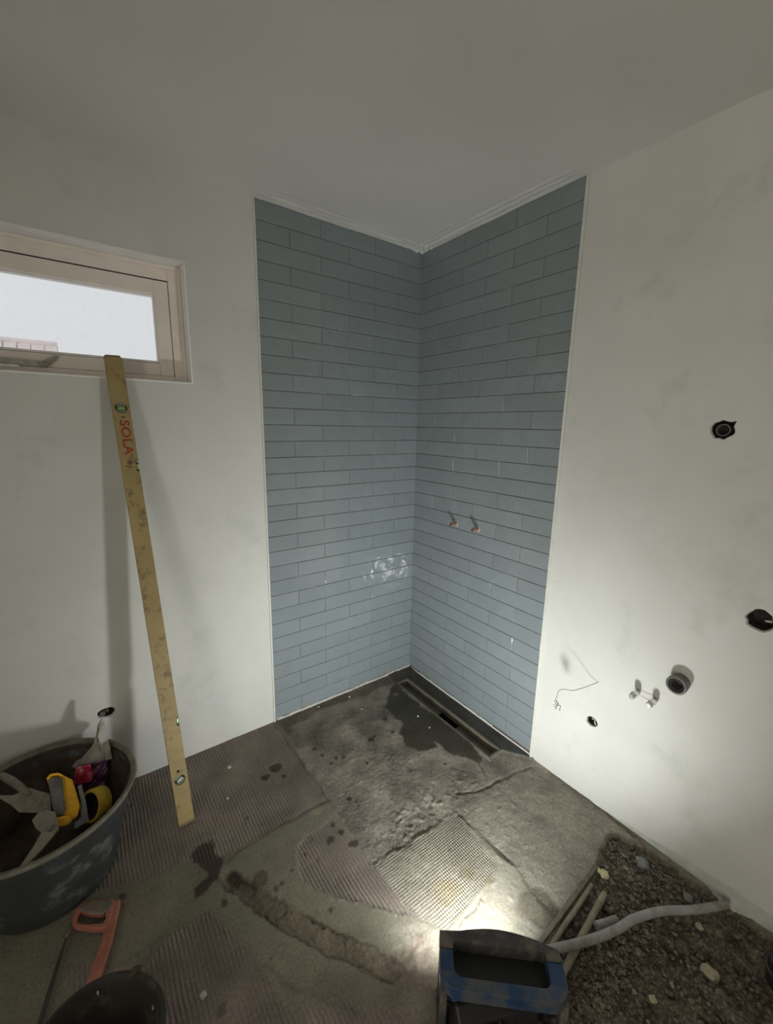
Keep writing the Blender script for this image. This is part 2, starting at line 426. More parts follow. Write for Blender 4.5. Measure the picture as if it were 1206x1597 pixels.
# plaster-board reveal lining
mb = MB(); mb.box((WX0-.0, -.002, WZ1-.006), (WX1, .08, WZ1+.0)); mb.box((WX1-.006, -.002, WZ0), (WX1, .08, WZ1-.006)); mb.box((WX0, -.002, WZ0), (WX1-.006, .08, WZ0+.006)); mb.box((WX0, -.002, WZ0+.006), (WX0+.006, .08, WZ1-.006))
mb.build('reveal_lining', M_REVEAL, win)
mb = MB(); ring(mb, WX0+.006, WX1-.006, WZ0+.006, WZ1-.006, .046, .046, .026, .056, .078, .16)
ring(mb, WX0+.006, WX1-.006, WZ0+.006, WZ1-.006, .012, .012, .010, .014, .068, .080)
mb.build('window_frame', M_WHITE, win, bevel=.003)
sx0, sx1, sz0, sz1 = WX0+.055, -1.2650, 1.7555, 2.122
mb = MB(); ring(mb, sx0-.003, sx1+.003, sz0-.003, sz1+.003, .006, .006, .006, .006, .081, .15); mb.build('gap_shade_strip', M_GAP, win)  # black strip standing in for the shade in the open gap around the sash
sash = MB(); ring(sash, sx0+.002, sx1-.004, sz0-.001, sz1-.004, .050, .050, .047, .053, .080, .125)
sash_o = sash.build('sash', M_WHITE, win, bevel=.002)
mb = MB(); ring(mb, sx0+.052, sx1-.052, sz0+.049, sz1-.056, .008, .008, .008, .008, .092, .118); mb.build('glazing_bead', M_REVEAL, sash_o, bevel=.001)
mb = MB().box((sx0+.055, .108, sz0+.052), (sx1-.055, .113, sz1-.059)); mb.build('pane', M_GLASS, sash_o)
# casement stay lying along the bottom rail
A1, A2, A3 = (0, .066, 0), 0, 0
st = slab_px([(-70, 551), (0, 557), (66, 563.5), (84, 554), (92, 556), (73, 572), (60, 572), (8, 567), (-70, 560)], (0, .064, 0), (0, 1, 0), .010, 'stay_arm', M_METAL, win, bevel=.0015)
slab_px([(-70, 560), (6, 566.5), (30, 569), (31, 572), (0, 570.5), (-70, 565)], (0, .068, 0), (0, 1, 0), .012, 'stay_plate', M_CHROME, win)
p = on_plane(68, 564.5, (0, .064, 0), (0, 1, 0)); MB().tube([p, p-Y*.004], .0025, 10).build('stay_pin', M_STEEL_D, win)

# neighbour's roof seen through the window
M_ROOF = mat('washed_out_roof_tiles', (.80, .70, .68, 1), .8, var=.12, scale=3, bump=.4)  # pale tone holds the overexposed daylight on the roof
M_HOUSE = mat('pale_render', (.8, .78, .76, 1), .9, var=.05, scale=2)
hx1, hy, hz = -1.75, 14.0, 4.06
house = thing('house', "neighbouring house with a pinkish tiled roof ridge outside the window", 'house', (-7, hy+3, -3))
mb = MB().box((-12, hy+.3, -3), (hx1-.15, hy+6, 2.2)); mb.build('wall', M_HOUSE, house)
mb = MB(); rows = 14
for k in range(rows):      # stepped courses of tiles, front slope
    f0, f1 = k/rows, (k+1)/rows
    ya, yb = hy-.2+3.3*f0, hy-.2+3.3*f1; za, zb = 1.75+2.3*f0+.03, 1.75+2.3*f1
    nx = 30
    for i in range(nx):
        xa = -12.2+(hx1+12.2)*i/nx; xb = -12.2+(hx1+12.2)*(i+1)/nx
        mb.add([(xa, ya, za), (xb-.03, ya, za+.02), (xb-.03, yb, zb+.02), (xa, yb, zb), (xa, ya, za-.06), (xb-.03, ya, za-.06)], [(0, 1, 2, 3), (0, 4, 5, 1)])
mb.add([(-12.2, hy+3.1, 4.05), (hx1, hy+3.1, 4.05), (hx1, hy+6.3, 1.75), (-12.2, hy+6.3, 1.75)], [(0, 1, 2, 3)])
ro = mb.build('roof', M_ROOF, house)
mb = MB().tube([(-12.2, hy+3.1, 4.07), (hx1, hy+3.1, 4.07)], .1, 10); mb.build('ridge', M_ROOF, house, True)

# ------------------------------------------------------------------ floor
DR = (-.172, -.098, -.822, -.098)    # drain opening x0,x1,y0,y1
def floor():
    def seg(a, b, st): n = max(2, int(round((b-a)/st))+1); return np.linspace(a, b, n)
    st = .0045
    xs = np.unique(np.round(np.concatenate([seg(XS-.1, -2.35, .12), seg(-2.35, DR[0], st), seg(DR[0], DR[1], st), seg(DR[1], 0.004, st)]), 6))
    ys = np.unique(np.round(np.concatenate([seg(YR-.1, -2.3, .12), seg(-2.3, DR[2], st), seg(DR[2], DR[3], st), seg(DR[3], 0.004, st)]), 6))
    x, y = np.meshgrid(xs, ys, indexing='ij')
    Q = lambda pts: [tuple(at(a, b))[:2] for a, b in pts]
    def region(pts, warp=.008, f=22, sd=0):
        wx = x+warp*2*fbm(x, y, f, 3, 100+sd); wy = y+warp*2*fbm(x, y, f, 3, 150+sd)
        return inpoly(wx, wy, Q(pts)).astype(float)
    def blur(a, k):
        for _ in range(k):
            p = np.pad(a, 1, mode='edge'); a = (p[1:-1, 1:-1]*2+p[:-2, 1:-1]+p[2:, 1:-1]+p[1:-1, :-2]+p[1:-1, 2:])/6
        return a
    # base: smooth olive-grey levelling mortar
    col = np.empty(x.shape+(3,)); n1 = fbm(x, y, 5, 5, 1)[..., None]; n2 = fbm(x, y, 30, 3, 9)[..., None]
    col[:] = np.array([.215, .200, .152])*(1+.28*n1+.12*n2)
    def paint(mask, c, amt=1.0, v=.25, sd=0):
        nonlocal col
        k = (mask*amt)[..., None]; cc = np.array(c)*(1+v*fbm(x, y, 11, 4, 200+sd)[..., None]*1.6)
        col = col*(1-k)+cc*k
    z = .0015*fbm(x, y, 4, 3, 3)
    comb = np.zeros(x.shape); combf = np.zeros(x.shape); wet = np.zeros(x.shape); rough = np.zeros(x.shape)
    PK = (.235, .195, .170)
    cA = region([(150, 1200), (215, 1208), (290, 1178), (428, 1126), (515, 1248), (465, 1275), (345, 1337), (283, 1350), (200, 1378), (120, 1400), (60, 1300)], .006, 20, 1)
    cB = region([(460, 1324), (478, 1300), (500, 1291), (515, 1273), (584, 1350), (657, 1437), (613, 1423), (566, 1408), (529, 1401), (500, 1390), (467, 1361)], .009, 26, 2)
    cC = region([(584, 1350), (620, 1322), (712, 1266), (745, 1310), (775, 1352), (735, 1400), (705, 1448), (657, 1437)], .010, 20, 3)
    cD = region([(324, 1422), (399, 1495), (432, 1548), (465, 1597), (440, 1700), (150, 1700), (100, 1500), (225, 1505), (233, 1490), (275, 1453)], .007, 20, 4)
    cE = region([(470, 1573), (520, 1562), (600, 1570), (700, 1640), (650, 1720), (480, 1700)], .008, 20, 5)
    for k, m in enumerate((cA, cB, cD, cE)): paint(blur(m, 2), PK, .9, .25, k); comb = np.maximum(comb, m)
    paint(blur(cC, 3), (.27, .245, .20), .8, .25, 8); combf = np.maximum(combf, cC)
    patch = np.clip(fbm(x, y, 3.2, 4, 77)*3, 0, 1)      # skim left over the combing
    comb = blur(comb, 2)*(1-.75*np.clip(fbm(x, y, 6, 4, 71)*4-.6, 0, 1)); combf = blur(combf, 2)*(1-.6*np.clip(fbm(x, y, 9, 4, 72)*4-.4, 0, 1))
    z = z-.0015*np.maximum(comb, combf)
    # shower area: rough screed
    G = region([(430, 1118), (640, 1035), (838, 1172), (962, 1285), (955, 1330), (870, 1440), (800, 1350), (712, 1266), (584, 1350), (515, 1250)], .008, 18, 6)
    Gs = blur(G, 4)
    paint(Gs, (.31, .276, .232), .95, .5, 11)
    rgh = blur(region([(500, 1160), (640, 1170), (730, 1210), (820, 1230), (712, 1266), (584, 1350), (530, 1260)], .02, 12, 7), 5)
    z = z+Gs*.0014*fbm(x, y, 18, 5, 21, .75)+rgh*(.0020*np.clip(fbm(x, y, 62, 2, 22, .6)*3-.3, 0, 1)+.002*fbm(x, y, 20, 3, 29))*(.35+np.clip(fbm(x, y, 7, 3, 24)*3, 0, 1))
    z = z-Gs*.004
    # paler area in front of the work light and toward the right wall
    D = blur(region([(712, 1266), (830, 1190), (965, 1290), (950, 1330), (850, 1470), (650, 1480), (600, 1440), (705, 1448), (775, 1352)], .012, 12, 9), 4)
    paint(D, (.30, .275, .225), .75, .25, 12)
    z = z+D*.0011*fbm(x, y, 26, 4, 23)+D*.0016*np.clip(fbm(x, y, 55, 2, 27)*3-.8, 0, 1)
    # earth-filled chase
    E = region([(345, 1366), (362, 1356), (416, 1393), (515, 1447), (615, 1493), (640, 1520), (610, 1535), (532, 1497), (449, 1455), (395, 1420)], .006, 24, 10)
    Es = blur(E, 2); paint(Es, (.19, .158, .112), .95, .5, 14); z = z-.0045*Es+.0035*Es*np.abs(fbm(x, y, 45, 4, 25, .65))
    E2 = blur(region([(600, 1470), (660, 1455), (690, 1500), (680, 1597), (560, 1597), (615, 1530)], .02, 12, 15), 5); paint(E2, (.18, .145, .115), .8, .3, 16); z = z+E2*.004*fbm(x, y, 40, 4, 26)
    # seams between boards / mortar fields
    def line(pts, w, dz, dark, sd):
        nonlocal z, col
        wx = x+.012*fbm(x, y, 26, 4, 300+sd, .65); wy = y+.012*fbm(x, y, 26, 4, 320+sd, .65); d = np.full(x.shape, 9.)
        q = Q(pts)
        for (a, b), (c, e) in zip(q[:-1], q[1:]):
            vx, vy = c-a, e-b; t = np.clip(((wx-a)*vx+(wy-b)*vy)/(vx*vx+vy*vy+1e-12), 0, 1); d = np.minimum(d, np.hypot(wx-a-t*vx, wy-b-t*vy))
        m = np.clip(1-d/w, 0, 1)*np.clip(.75+1.6*fbm(x, y, 11, 3, 340+sd), 0, 1); z = z+dz*.6*m; col = col*(1-(dark*m)[..., None])
    line([(428, 1128), (515, 1250), (584, 1350)], .006, -.004, .5, 1)
    line([(509, 1248), (430, 1290), (350, 1345), (250, 1380), (120, 1450)], .005, -.003, .4, 2)
    line([(708, 1449), (752, 1403)], .005, -.004, .6, 3)
    line([(830, 1195), (780, 1215), (745, 1232), (715, 1236)], .009, -.007, .6, 4)
    line([(745, 1185), (765, 1225)], .006, -.004, .5, 5)
    line([(584, 1350), (640, 1310), (712, 1266)], .010, .0035, .0, 6)
    line([(712, 1266), (770, 1320), (800, 1345)], .006, -.004, .35, 7)
    line([(430, 1548), (395, 1500), (324, 1424), (270, 1455), (200, 1500)], .005, .003, .2, 9)
    line([(400, 1500), (470, 1545), (560, 1580)], .008, -.003, .35, 11)
    line([(350, 1358), (416, 1394), (515, 1448), (615, 1494)], .007, -.006, .7, 13)
    line([(340, 1372), (395, 1419), (449, 1454), (532, 1496), (612, 1533)], .006, -.005, .6, 14)
    line([(660, 1440), (612, 1424), (566, 1409), (529, 1402), (500, 1391), (467, 1362), (459, 1326), (478, 1300)], .006, .004, 0, 15)
    line([(840, 1178), (960, 1280), (1040, 1345)], .010, -.004, .55, 12)
    # dark damp zone around the drain
    damp = blur(region([(622, 1062), (640, 1086), (680, 1110), (757, 1181), (738, 1185), (705, 1176), (680, 1155), (682, 1169), (657, 1171), (636, 1164), (627, 1145), (629, 1122), (610, 1118), (603, 1094), (606, 1080)], .024, 17, 30), 2)
    paint(damp, (.060, .052, .036), .95, .3, 31); wet = np.maximum(wet, damp); z = z*(1-.7*damp)-.002*damp
    mem = blur(region([(640, 1038), (835, 1183), (775, 1168), (700, 1110), (636, 1061), (615, 1066), (600, 1050)], .004, 18, 33), 1)
    paint(mem, (.062, .060, .058), .95, .5, 34); wet = np.maximum(wet, mem*.6); z = z*(1-.6*mem)+.004*mem
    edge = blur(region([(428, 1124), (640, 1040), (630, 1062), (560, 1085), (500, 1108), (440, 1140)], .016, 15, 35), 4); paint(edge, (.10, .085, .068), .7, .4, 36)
    # stains and drips
    def spot(px, py, r, c=(.060, .042, .034), amt=.85, el=1.0, sd=0, w=0.0):
        nonlocal wet
        r = r*1.25; p = at(px, py); d = np.hypot((x-p.x)*el, (y-p.y))+r*.7*fbm(x, y, .7/r, 3, 400+int(px)+sd)
        m = np.clip((r-d)/(r*.28), 0, 1); paint(m, c, amt, .35, int(py) % 50); wet = np.maximum(wet, m*w)
    BR = (.052, .034, .027)
    st1 = blur(region([(304, 1325), (315, 1312), (335, 1311), (332, 1325), (346, 1341), (341, 1370), (318, 1390), (304, 1399), (300, 1391), (322, 1366), (310, 1350), (298, 1350)], .010, 22, 40), 1)
    paint(st1, BR, .92, .3, 41); wet = np.maximum(wet, st1*.4)
    for (a, b, r, amt) in [(366, 1376, .030, .85), (405, 1372, .026, .6), (349, 1407, .012, .8), (430, 1198, .022, .85), (413, 1213, .016, .85), (443, 1210, .011, .85),
                           (516, 1311, .017, .9), (519, 1286, .010, .8), (532, 1298, .009, .85), (553, 1316, .018, .95), (544, 1245, .010, .9), (515, 1420, .008, .7), (440, 1378, .009, .7),
                           (430, 1386, .010, .7), (455, 1358, .008, .7), (579, 1152, .014, .9), (490, 1167, .009, .9), (503, 1177, .008, .8), (524, 1181, .010, .9), (517, 1190, .008, .9), (536, 1180, .009, .8),
                           (612, 1140, .014, .85), (574, 1189, .008, .9), (583, 1148, .008, .8), (556, 1250, .005, .8), (560, 1255, .005, .8), (590, 1274, .006, .4), (694, 1190, .009, .8), (330, 1112+200, .006, .7),
                           (270, 1293-60, .008, .3), (205, 1256, .008, .8), (190, 1398, .010, .8), (385, 1276, .008, .5), (423, 1495, .004, .7), (644, 1325, .004, .8), (701, 1325, .007, .5),
                           (345, 1575, .012, .5), (476, 1331, .006, .6), (496, 1342, .006, .5), (487, 1310, .005, .5), (600, 1120, .012, .8), (640, 1200, .010, .5), (380, 1270, .007, .4)]:
        spot(a, b, r, BR, amt)
    spot(840, 1412, .060, (.11, .095, .07), .75, 1, 3); spot(862, 1430, .035, (.09, .078, .06), .6, 1, 4)
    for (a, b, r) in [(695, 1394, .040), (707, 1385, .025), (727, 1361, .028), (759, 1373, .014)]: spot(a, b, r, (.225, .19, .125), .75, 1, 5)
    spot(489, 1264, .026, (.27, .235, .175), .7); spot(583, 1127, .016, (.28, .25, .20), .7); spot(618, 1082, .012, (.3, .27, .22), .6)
    tr = np.clip(fbm(x, y, 2.4, 4, 500)*2.2-.25, 0, 1); paint(tr, (.12, .095, .075), .28, .2, 51)
    # broken-out pit beside the right wall
    pit = region([(955, 1294), (1010, 1320), (1090, 1375), (1140, 1405), (1215, 1470), (1330, 1560), (1330, 1800), (800, 1800), (853, 1597), (866, 1532), (846, 1480), (933, 1352), (940, 1325)], .010, 20, 60)
    pit = pit+0*x
    ps = blur(pit, 4)
    d = -.030+.034*fbm(x, y, 6, 3, 61)+.022*np.abs(fbm(x, y, 28, 4, 62, .62))+.010*fbm(x, y, 75, 3, 63)
    lower = np.clip((-y-1.45)/.35, 0, 1); d = d-.012*lower*(x > -.3)
    z = z*(1-ps)+d*ps
    paint(ps, (.185, .155, .115), 1.0, .5, 64)
    paint(ps*np.clip(fbm(x, y, 34, 3, 65)*3, 0, 1), (.07, .055, .042), .7, .2, 66); paint(ps*np.clip(fbm(x, y, 20, 3, 67)*3-.3, 0, 1), (.26, .225, .17), .7, .2, 68)
    rough = np.maximum(ps, np.maximum(Es*.35, Gs*.5)); comb = comb*(1-ps)*(1-Es)*(1-damp); combf = combf*(1-ps)
    z = z+.010*np.exp(-np.abs(y)/.05)*(x > -2.4)*(1-ps)
    z[:, 0] = 0; z[0, :] = 0
    # keep the lip of the drain level
    nx_, ny_ = x.shape
    near = (x > DR[0]-.012) & (x < DR[1]+.012) & (y > DR[2]-.012) & (y < DR[3]+.012); z = np.where(near, -.001, z)
    vs = np.stack([x, y, z], -1).reshape(-1, 3)
    I = np.arange(nx_*ny_).reshape(nx_, ny_)
    cx = (x[:-1, :-1]+x[1:, 1:])/2; cy = (y[:-1, :-1]+y[1:, 1:])/2
    keep = ~((cx > DR[0]) & (cx < DR[1]) & (cy > DR[2]) & (cy < DR[3]))
    fs = np.stack([I[:-1, :-1], I[1:, :-1], I[1:, 1:], I[:-1, 1:]], -1)[keep]
    me = bpy.data.meshes.new('floor'); me.vertices.add(len(vs)); me.vertices.foreach_set('co', vs.ravel())
    nf = len(fs); me.loops.add(nf*4); me.loops.foreach_set('vertex_index', fs.ravel().astype(np.int32))
    me.polygons.add(nf); me.polygons.foreach_set('loop_start', np.arange(0, nf*4, 4, dtype=np.int32)); me.polygons.foreach_set('use_smooth', np.ones(nf, bool))
    me.update(calc_edges=True)
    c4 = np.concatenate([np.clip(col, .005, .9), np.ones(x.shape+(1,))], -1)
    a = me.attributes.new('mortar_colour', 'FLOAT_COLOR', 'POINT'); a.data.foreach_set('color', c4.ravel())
    for nm, arr in (('comb', comb), ('comb_fine', combf), ('damp', wet), ('rubbly', rough)):
        a = me.attributes.new(nm, 'FLOAT', 'POINT'); a.data.foreach_set('value', arr.ravel())
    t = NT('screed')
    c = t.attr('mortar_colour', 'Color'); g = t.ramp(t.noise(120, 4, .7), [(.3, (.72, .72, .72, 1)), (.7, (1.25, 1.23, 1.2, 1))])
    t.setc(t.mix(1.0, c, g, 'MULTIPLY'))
    t.l(t.math('SUBTRACT', .88, t.math('MULTIPLY', t.attr('damp'), .5)), t.b.inputs['Roughness']); t.b.inputs['Specular IOR Level'].default_value = .35
    sep = t.n('ShaderNodeSeparateXYZ'); t.l(t.coord(), sep.inputs[0])
    wob = t.math('MULTIPLY', t.noise(7, 3), .012)
    def ridges(pitch, ax_, ph=0):
        s_ = t.math('ADD', sep.outputs[ax_], wob); return t.math('SINE', t.math('MULTIPLY', s_, 2*PI/pitch))
    brk = t.ramp(t.noise(60, 4, .7), [(.25, (.35,)*3+(1,)), (.6, (1,)*3+(1,))])
    h1 = t.math('MULTIPLY', t.math('MULTIPLY', ridges(.0125, 0), t.attr('comb')), brk)
    h2 = t.math('MULTIPLY', t.math('MULTIPLY', t.math('ADD', ridges(.0088, 0), t.math('MULTIPLY', ridges(.010, 1), .45)), t.attr('comb_fine')), brk)
    nb = t.bump(h1, .9, .0016); nb = t.bump(h2, .9, .0010, nb)
    nb = t.bump(t.noise(55, 6, .7), .45, .0025, nb)
    cr_ = t.ramp(t.noise(95, 6, .72), [(.47, (0, 0, 0, 1)), (.62, (1, 1, 1, 1))]); rb = t.math('MULTIPLY', cr_, t.attr('rubbly')); nb = t.bump(rb, .9, .004, nb)
    t.l(nb, t.b.inputs['Normal'])
    me.materials.append(t.m)
    o = bpy.data.objects.new('floor', me); COL.objects.link(o); tag(o, kind='structure')
    return xs, ys, z
FX, FY, FZ = floor()
def fz(x, y):
    i = min(max(int(np.searchsorted(FX, x)), 1), len(FX)-1); j = min(max(int(np.searchsorted(FY, y)), 1), len(FY)-1)
    return float(max(FZ[i, j], FZ[i-1, j-1], FZ[i-1, j], FZ[i, j-1]))
# ------------------------------------------------------------------ linear drain
x0, x1, y0, y1 = DR
dr = thing('linear_drain', 'long dark steel linear shower drain channel set in the floor by the tiled wall', 'drain', ((x0+x1)/2, (y0+y1)/2, -.04))
mb = MB(); t_ = .0025; dz = -.034
mb.box((x0, y0, -.036), (x0+t_, y1, .003)); mb.box((x1-t_, y0, -.036), (x1, y1, .003)); mb.box((x0+t_, y0, -.036), (x1-t_, y0+t_, .003)); mb.box((x0+t_, y1-t_, -.036), (x1-t_, y1, .003))
# flange lips
mb.box((x0-.006, y0-.006, .001), (x0, y1+.006, .0035)); mb.box((x1, y0-.006, .001), (x1+.010, y1+.006, .0045)); mb.box((x0, y0-.006, .001), (x1, y0, .0035)); mb.box((x0, y1, .001), (x1, y1+.006, .0035))
mb.build('channel_frame', mat('dirty_steel_lip', (.20, .185, .155, 1), .5, metal=.3, var=.3, scale=40, dirt=(.26, .22, .16, 1), dirt_amt=.5), dr)
hy0, hy1 = -.560, -.430
mb = MB(); mb.box((x0+t_, y0+t_, -.038), (x1-t_, hy0, -.030)); mb.box((x0+t_, hy1, -.038), (x1-t_, y1-t_, -.030)); mb.box((x0+t_, hy0, -.038), (x0+.022, hy1, -.030))
mb.build('trough', M_STEEL_D, dr)
mb = MB(); mb.box((x0+.022, hy0, -.11), (x1-t_, hy1, -.105)); mb.box((x0+.020, hy0, -.11), (x0+.022, hy1, -.030)); mb.box((x0+.022, hy0-.002, -.11), (x1-t_, hy0, -.030)); mb.box((x0+.022, hy1, -.11), (x1-t_, hy1+.002, -.030)); mb.box((x1-t_, hy0, -.11), (x1, hy1, -.036))
mb.build('outlet', M_BLACKIN, dr)

# ------------------------------------------------------------------ spirit level
M_LEV = mat('worn_yellow_aluminium', srgb(156, 136, 90), .5, var=.12, scale=10, bump=.15, dirt=srgb(112, 94, 62), dirt_amt=.30, dirt_scale=26)
M_LEVC = mat('olive_end_cap', srgb(120, 104, 62), .6, var=.1, scale=20)
LA = Vector((-1.436, -.350, .008)); LB = Vector((-1.490, -.012, 1.800))
ld_ = (LB-LA).normalized(); lw_ = (X-ld_*ld_.dot(X)).normalized(); ln_ = lw_.cross(ld_)
if ln_.y > 0: ln_ = -ln_
lw_ = ld_.cross(ln_)                     # x=width, y=length, z=normal to the room
if lw_.x < 0: lw_ = -lw_
lev = thing('spirit_level', 'long dusty yellow spirit level leaning from the floor against the window sill', 'spirit level', (LA.x, LA.y, 0))
LL = (LB-LA).length; hw = .0285; th = .024
def on_level(px, py): return on_plane(px, py, LA+ln_*(th/2), ln_)
def lcoord(p): d = p-LA; return d.dot(lw_), d.dot(ld_)
c_top = lcoord(on_level(188, 636)); c_low = lcoord(on_level(281, 1216)); e1 = lcoord(on_level(212, 728)); e2 = lcoord(on_level(274, 1127))
def circ(cx, cy, r, n=24): return [(cx+r*math.cos(2*PI*k/n), cy+r*math.sin(2*PI*k/n)) for k in range(n)]
def notch(cy, d=.010, l=.030): return [(hw, cy-l/2-.006), (hw-d, cy-l/2), (hw-d, cy+l/2), (hw, cy+l/2+.006)]
out = [(-hw, 0.0), (hw, 0.0)]+notch(e2[1])+notch(e1[1])+[(hw, LL-.008), (hw-.006, LL), (-hw+.006, LL), (-hw, LL-.008)]
ht, hb = (0.0, c_top[1]), (0.0, c_low[1]); hh = (0.001, c_top[1]-.036); hh2 = (-.002, c_low[1]+.036)
mb = MB().prism([out, circ(*ht, .0205), circ(*hb, .0205), circ(*hh, .0065, 14), circ(*hh2, .0055, 14)], LA, lw_, ld_, ln_, -th/2, th/2)
mb.build('body', M_LEV, lev, bevel=.0012)
M_VIAL = mat('green_vial', (.32, .42, .10, 1), .12, var=.1, bump=0); M_VF = mat('vial_holder', (.20, .23, .17, 1), .35, var=.1, bump=0)
M_VBLK = mat('vial_black', (.02, .025, .02, 1), .4, bump=0)
for (cy, ang, nm) in ((c_top[1], 0.0, 0), (c_low[1], .5, 1)):
    c = LA+ld_*cy
    a = lw_*math.cos(ang)+ld_*math.sin(ang)
    v = MB().prism([circ(0, cy, .0205)], LA, lw_, ld_, ln_, -.003, .006).build('vial_disc', M_VF, lev)
    MB().tube([c-a*.017+ln_*.0085, c+a*.017+ln_*.0085], .0042, 12).build('vial', M_VIAL if nm == 0 else mat('pale_vial', (.6, .62, .5, 1), .15, bump=0), v, True)
    for s_ in (-1, 1): MB().tube([c+a*s_*.012+ln_*.0085, c+a*s_*.017+ln_*.0085], .0056, 12).build('vial_end', M_VBLK, v)
for cy in (e1[1], e2[1]):
    c = LA+ld_*cy+lw_*(hw-.005)
    v = MB().tube([c-ld_*.014, c+ld_*.014], .0042, 12).build('vial', mat('lime_vial', (.45, .6, .16, 1), .12, bump=0), lev, True)
    MB().tube([c-ld_*.0165, c-ld_*.010], .006, 12).build('vial_end', M_VBLK, v); MB().tube([c+ld_*.010, c+ld_*.0165], .006, 12).build('vial_end', M_VBLK, v)
MB().prism([[(-hw-.001, -.006), (hw+.001, -.006), (hw+.001, .004), (-hw-.001, .004)]], LA, lw_, ld_, ln_, -th/2-.001, th/2+.001).build('end_cap', M_LEVC, lev, bevel=.001)
MB().prism([[(-hw-.001, LL-.004), (hw-.004, LL-.004), (hw-.007, LL+.003), (-hw+.005, LL+.003)]], LA, lw_, ld_, ln_, -th/2-.001, th/2+.001).build('end_cap', M_LEVC, lev, bevel=.001)
# lettering
M_RED = mat('faded_red_print', srgb(150, 52, 36), .6, var=.25, scale=120, bump=0)
tcv = bpy.data.curves.new('lettering', 'FONT'); tcv.body = 'SOLA'; tcv.size = .042; tcv.extrude = .0003; tcv.offset = .0008; tcv.space_character = 1.04; tcv.align_x = 'LEFT'; tcv.align_y = 'CENTER'
to = bpy.data.objects.new('t', tcv); COL.objects.link(to); dg = bpy.context.evaluated_depsgraph_get(); dg.update()
tm = bpy.data.meshes.new_from_object(to.evaluated_get(dg)); bpy.data.objects.remove(to)
wmax = max(v.co.x for v in tm.vertices); sx_ = .130/wmax
st_ = lcoord(on_level(192, 655)); o3 = LA+ld_*st_[1]+ln_*(th/2+.0004)+lw_*.002
off = Vector(lev.location)
for v in tm.vertices: v.co = o3-ld_*(v.co.x*sx_)+lw_*v.co.y+ln_*v.co.z-off
tm.materials.clear(); tm.materials.append(M_RED); tob = bpy.data.objects.new('lettering', tm); COL.objects.link(tob); tob.parent = lev
# small logo mark below the letters: a broken square and an arc, in worn brown
mb = MB(); b0 = st_[1]-.155
mb.prism([[(-.010, b0-.006), (.012, b0-.006), (.012, b0-.002), (-.010, b0-.002)]], LA, lw_, ld_, ln_, th/2, th/2+.0004)
mb.prism([[(-.002, b0+.006), (.003, b0+.006), (.003, b0-.014), (-.002, b0-.014)]], LA, lw_, ld_, ln_, th/2, th/2+.0005)
mb.prism([[(-.012, b0-.012), (-.002, b0-.020), (.010, b0-.016), (.010, b0-.019), (-.002, b0-.0245), (-.015, b0-.015)]], LA, lw_, ld_, ln_, th/2, th/2+.0004)
mb.build('logo_mark', mat('brown_print', srgb(96, 66, 40), .6, bump=0), lev)

# ------------------------------------------------------------------ mortar tub
M_TUB = mat('black_rubber_tub', (.040, .043, .045, 1), .55, var=.25, scale=12, bump=.3, dirt=(.17, .165, .155, 1), dirt_amt=.25, dirt_scale=11)
M_TUBIN = mat('rusty_mortar_lining', (.070, .045, .030, 1), .85, var=.4, scale=12, bump=.5, bdist=.003, dirt=(.12, .10, .075, 1), dirt_amt=.25)
M_RIM = mat('dusty_rim', (.17, .155, .12, 1), .7, var=.35, scale=22, bump=.4)
TC = Vector((-1.853, -.296, .0)); TR, TB, TH = .272, .190, .322
tub = thing('mortar_tub', 'large black rubber mortar tub full of tools and rubbish by the left wall', 'tub', TC)
Mt = Matrix.Translation(TC)
mb = MB().lathe([(.001, .004), (TB-.01, .003), (TB, .012), (TB+.02, .10), (TR-.015, TH-.03), (TR-.008, TH-.004), (TR-.014, TH-.004), (TR-.022, TH-.03), (TB+.012, .10), (TB-.008, .02), (.001, .016)], 72, 0, Mt, .006)
mb.build('shell', M_TUB, tub, True)
mb = MB().lathe([(TR-.012, TH-.012), (TR, TH-.012), (TR+.004, TH-.004), (TR, TH+.004), (TR-.010, TH+.003), (TR-.016, TH-.006), (TR-.012, TH-.012)], 72, 0, Mt, .006); mb.build('rim', M_RIM, tub, True)
mb = MB().lathe([(.0, .07), (.12, .075), (TB, .085), (TB+.012, .100), (TB+.03, .20), (TR-.0235, TH-.04), (TR-.0185, TH-.012), (TR-.020, TH-.04), (TB+.026, .20), (TB+.008, .098)], 72, 0, Mt, .006)
li = mb.build('mortar_lining', M_TUBIN, tub, True)
# contents
M_PAPER = mat('dusty_paper', (.46, .42, .37, 1), .8, var=.15, scale=30, bump=.5, bdist=.002, dirt=(.30, .26, .22, 1), dirt_amt=.3)
M_PURP = mat('purple_packaging', srgb(88, 44, 88), .35, var=.35, scale=30, bump=.4, dirt=srgb(150, 130, 150), dirt_amt=.22, dirt_scale=60)
M_PINK = mat('magenta_packaging', srgb(190, 40, 80), .35, var=.25, scale=40, bump=.3, dirt=srgb(225, 180, 180), dirt_amt=.3, dirt_scale=50)
M_YEL = mat('yellow_plastic', srgb(236, 178, 20), .5, var=.10, scale=30, bump=.2, dirt=srgb(150, 112, 30), dirt_amt=.2)
M_YEL2 = mat('dull_yellow_foam', srgb(190, 160, 52), .75, var=.18, scale=30, bump=.3, dirt=srgb(120, 100, 40), dirt_amt=.35)
M_GREYP = mat('dirty_grey_plate', (.13, .13, .12, 1), .65, var=.3, scale=30, bump=.3, dirt=(.24, .22, .19, 1), dirt_amt=.3)
M_BLADE = mat('grey_blade', (.24, .25, .26, 1), .45, metal=.3, var=.12, scale=30)
M_DUSTY = mat('mortar_caked_steel', (.27, .24, .195, 1), .8, var=.3, scale=25, bump=.5, dirt=(.16, .14, .11, 1), dirt_amt=.35)

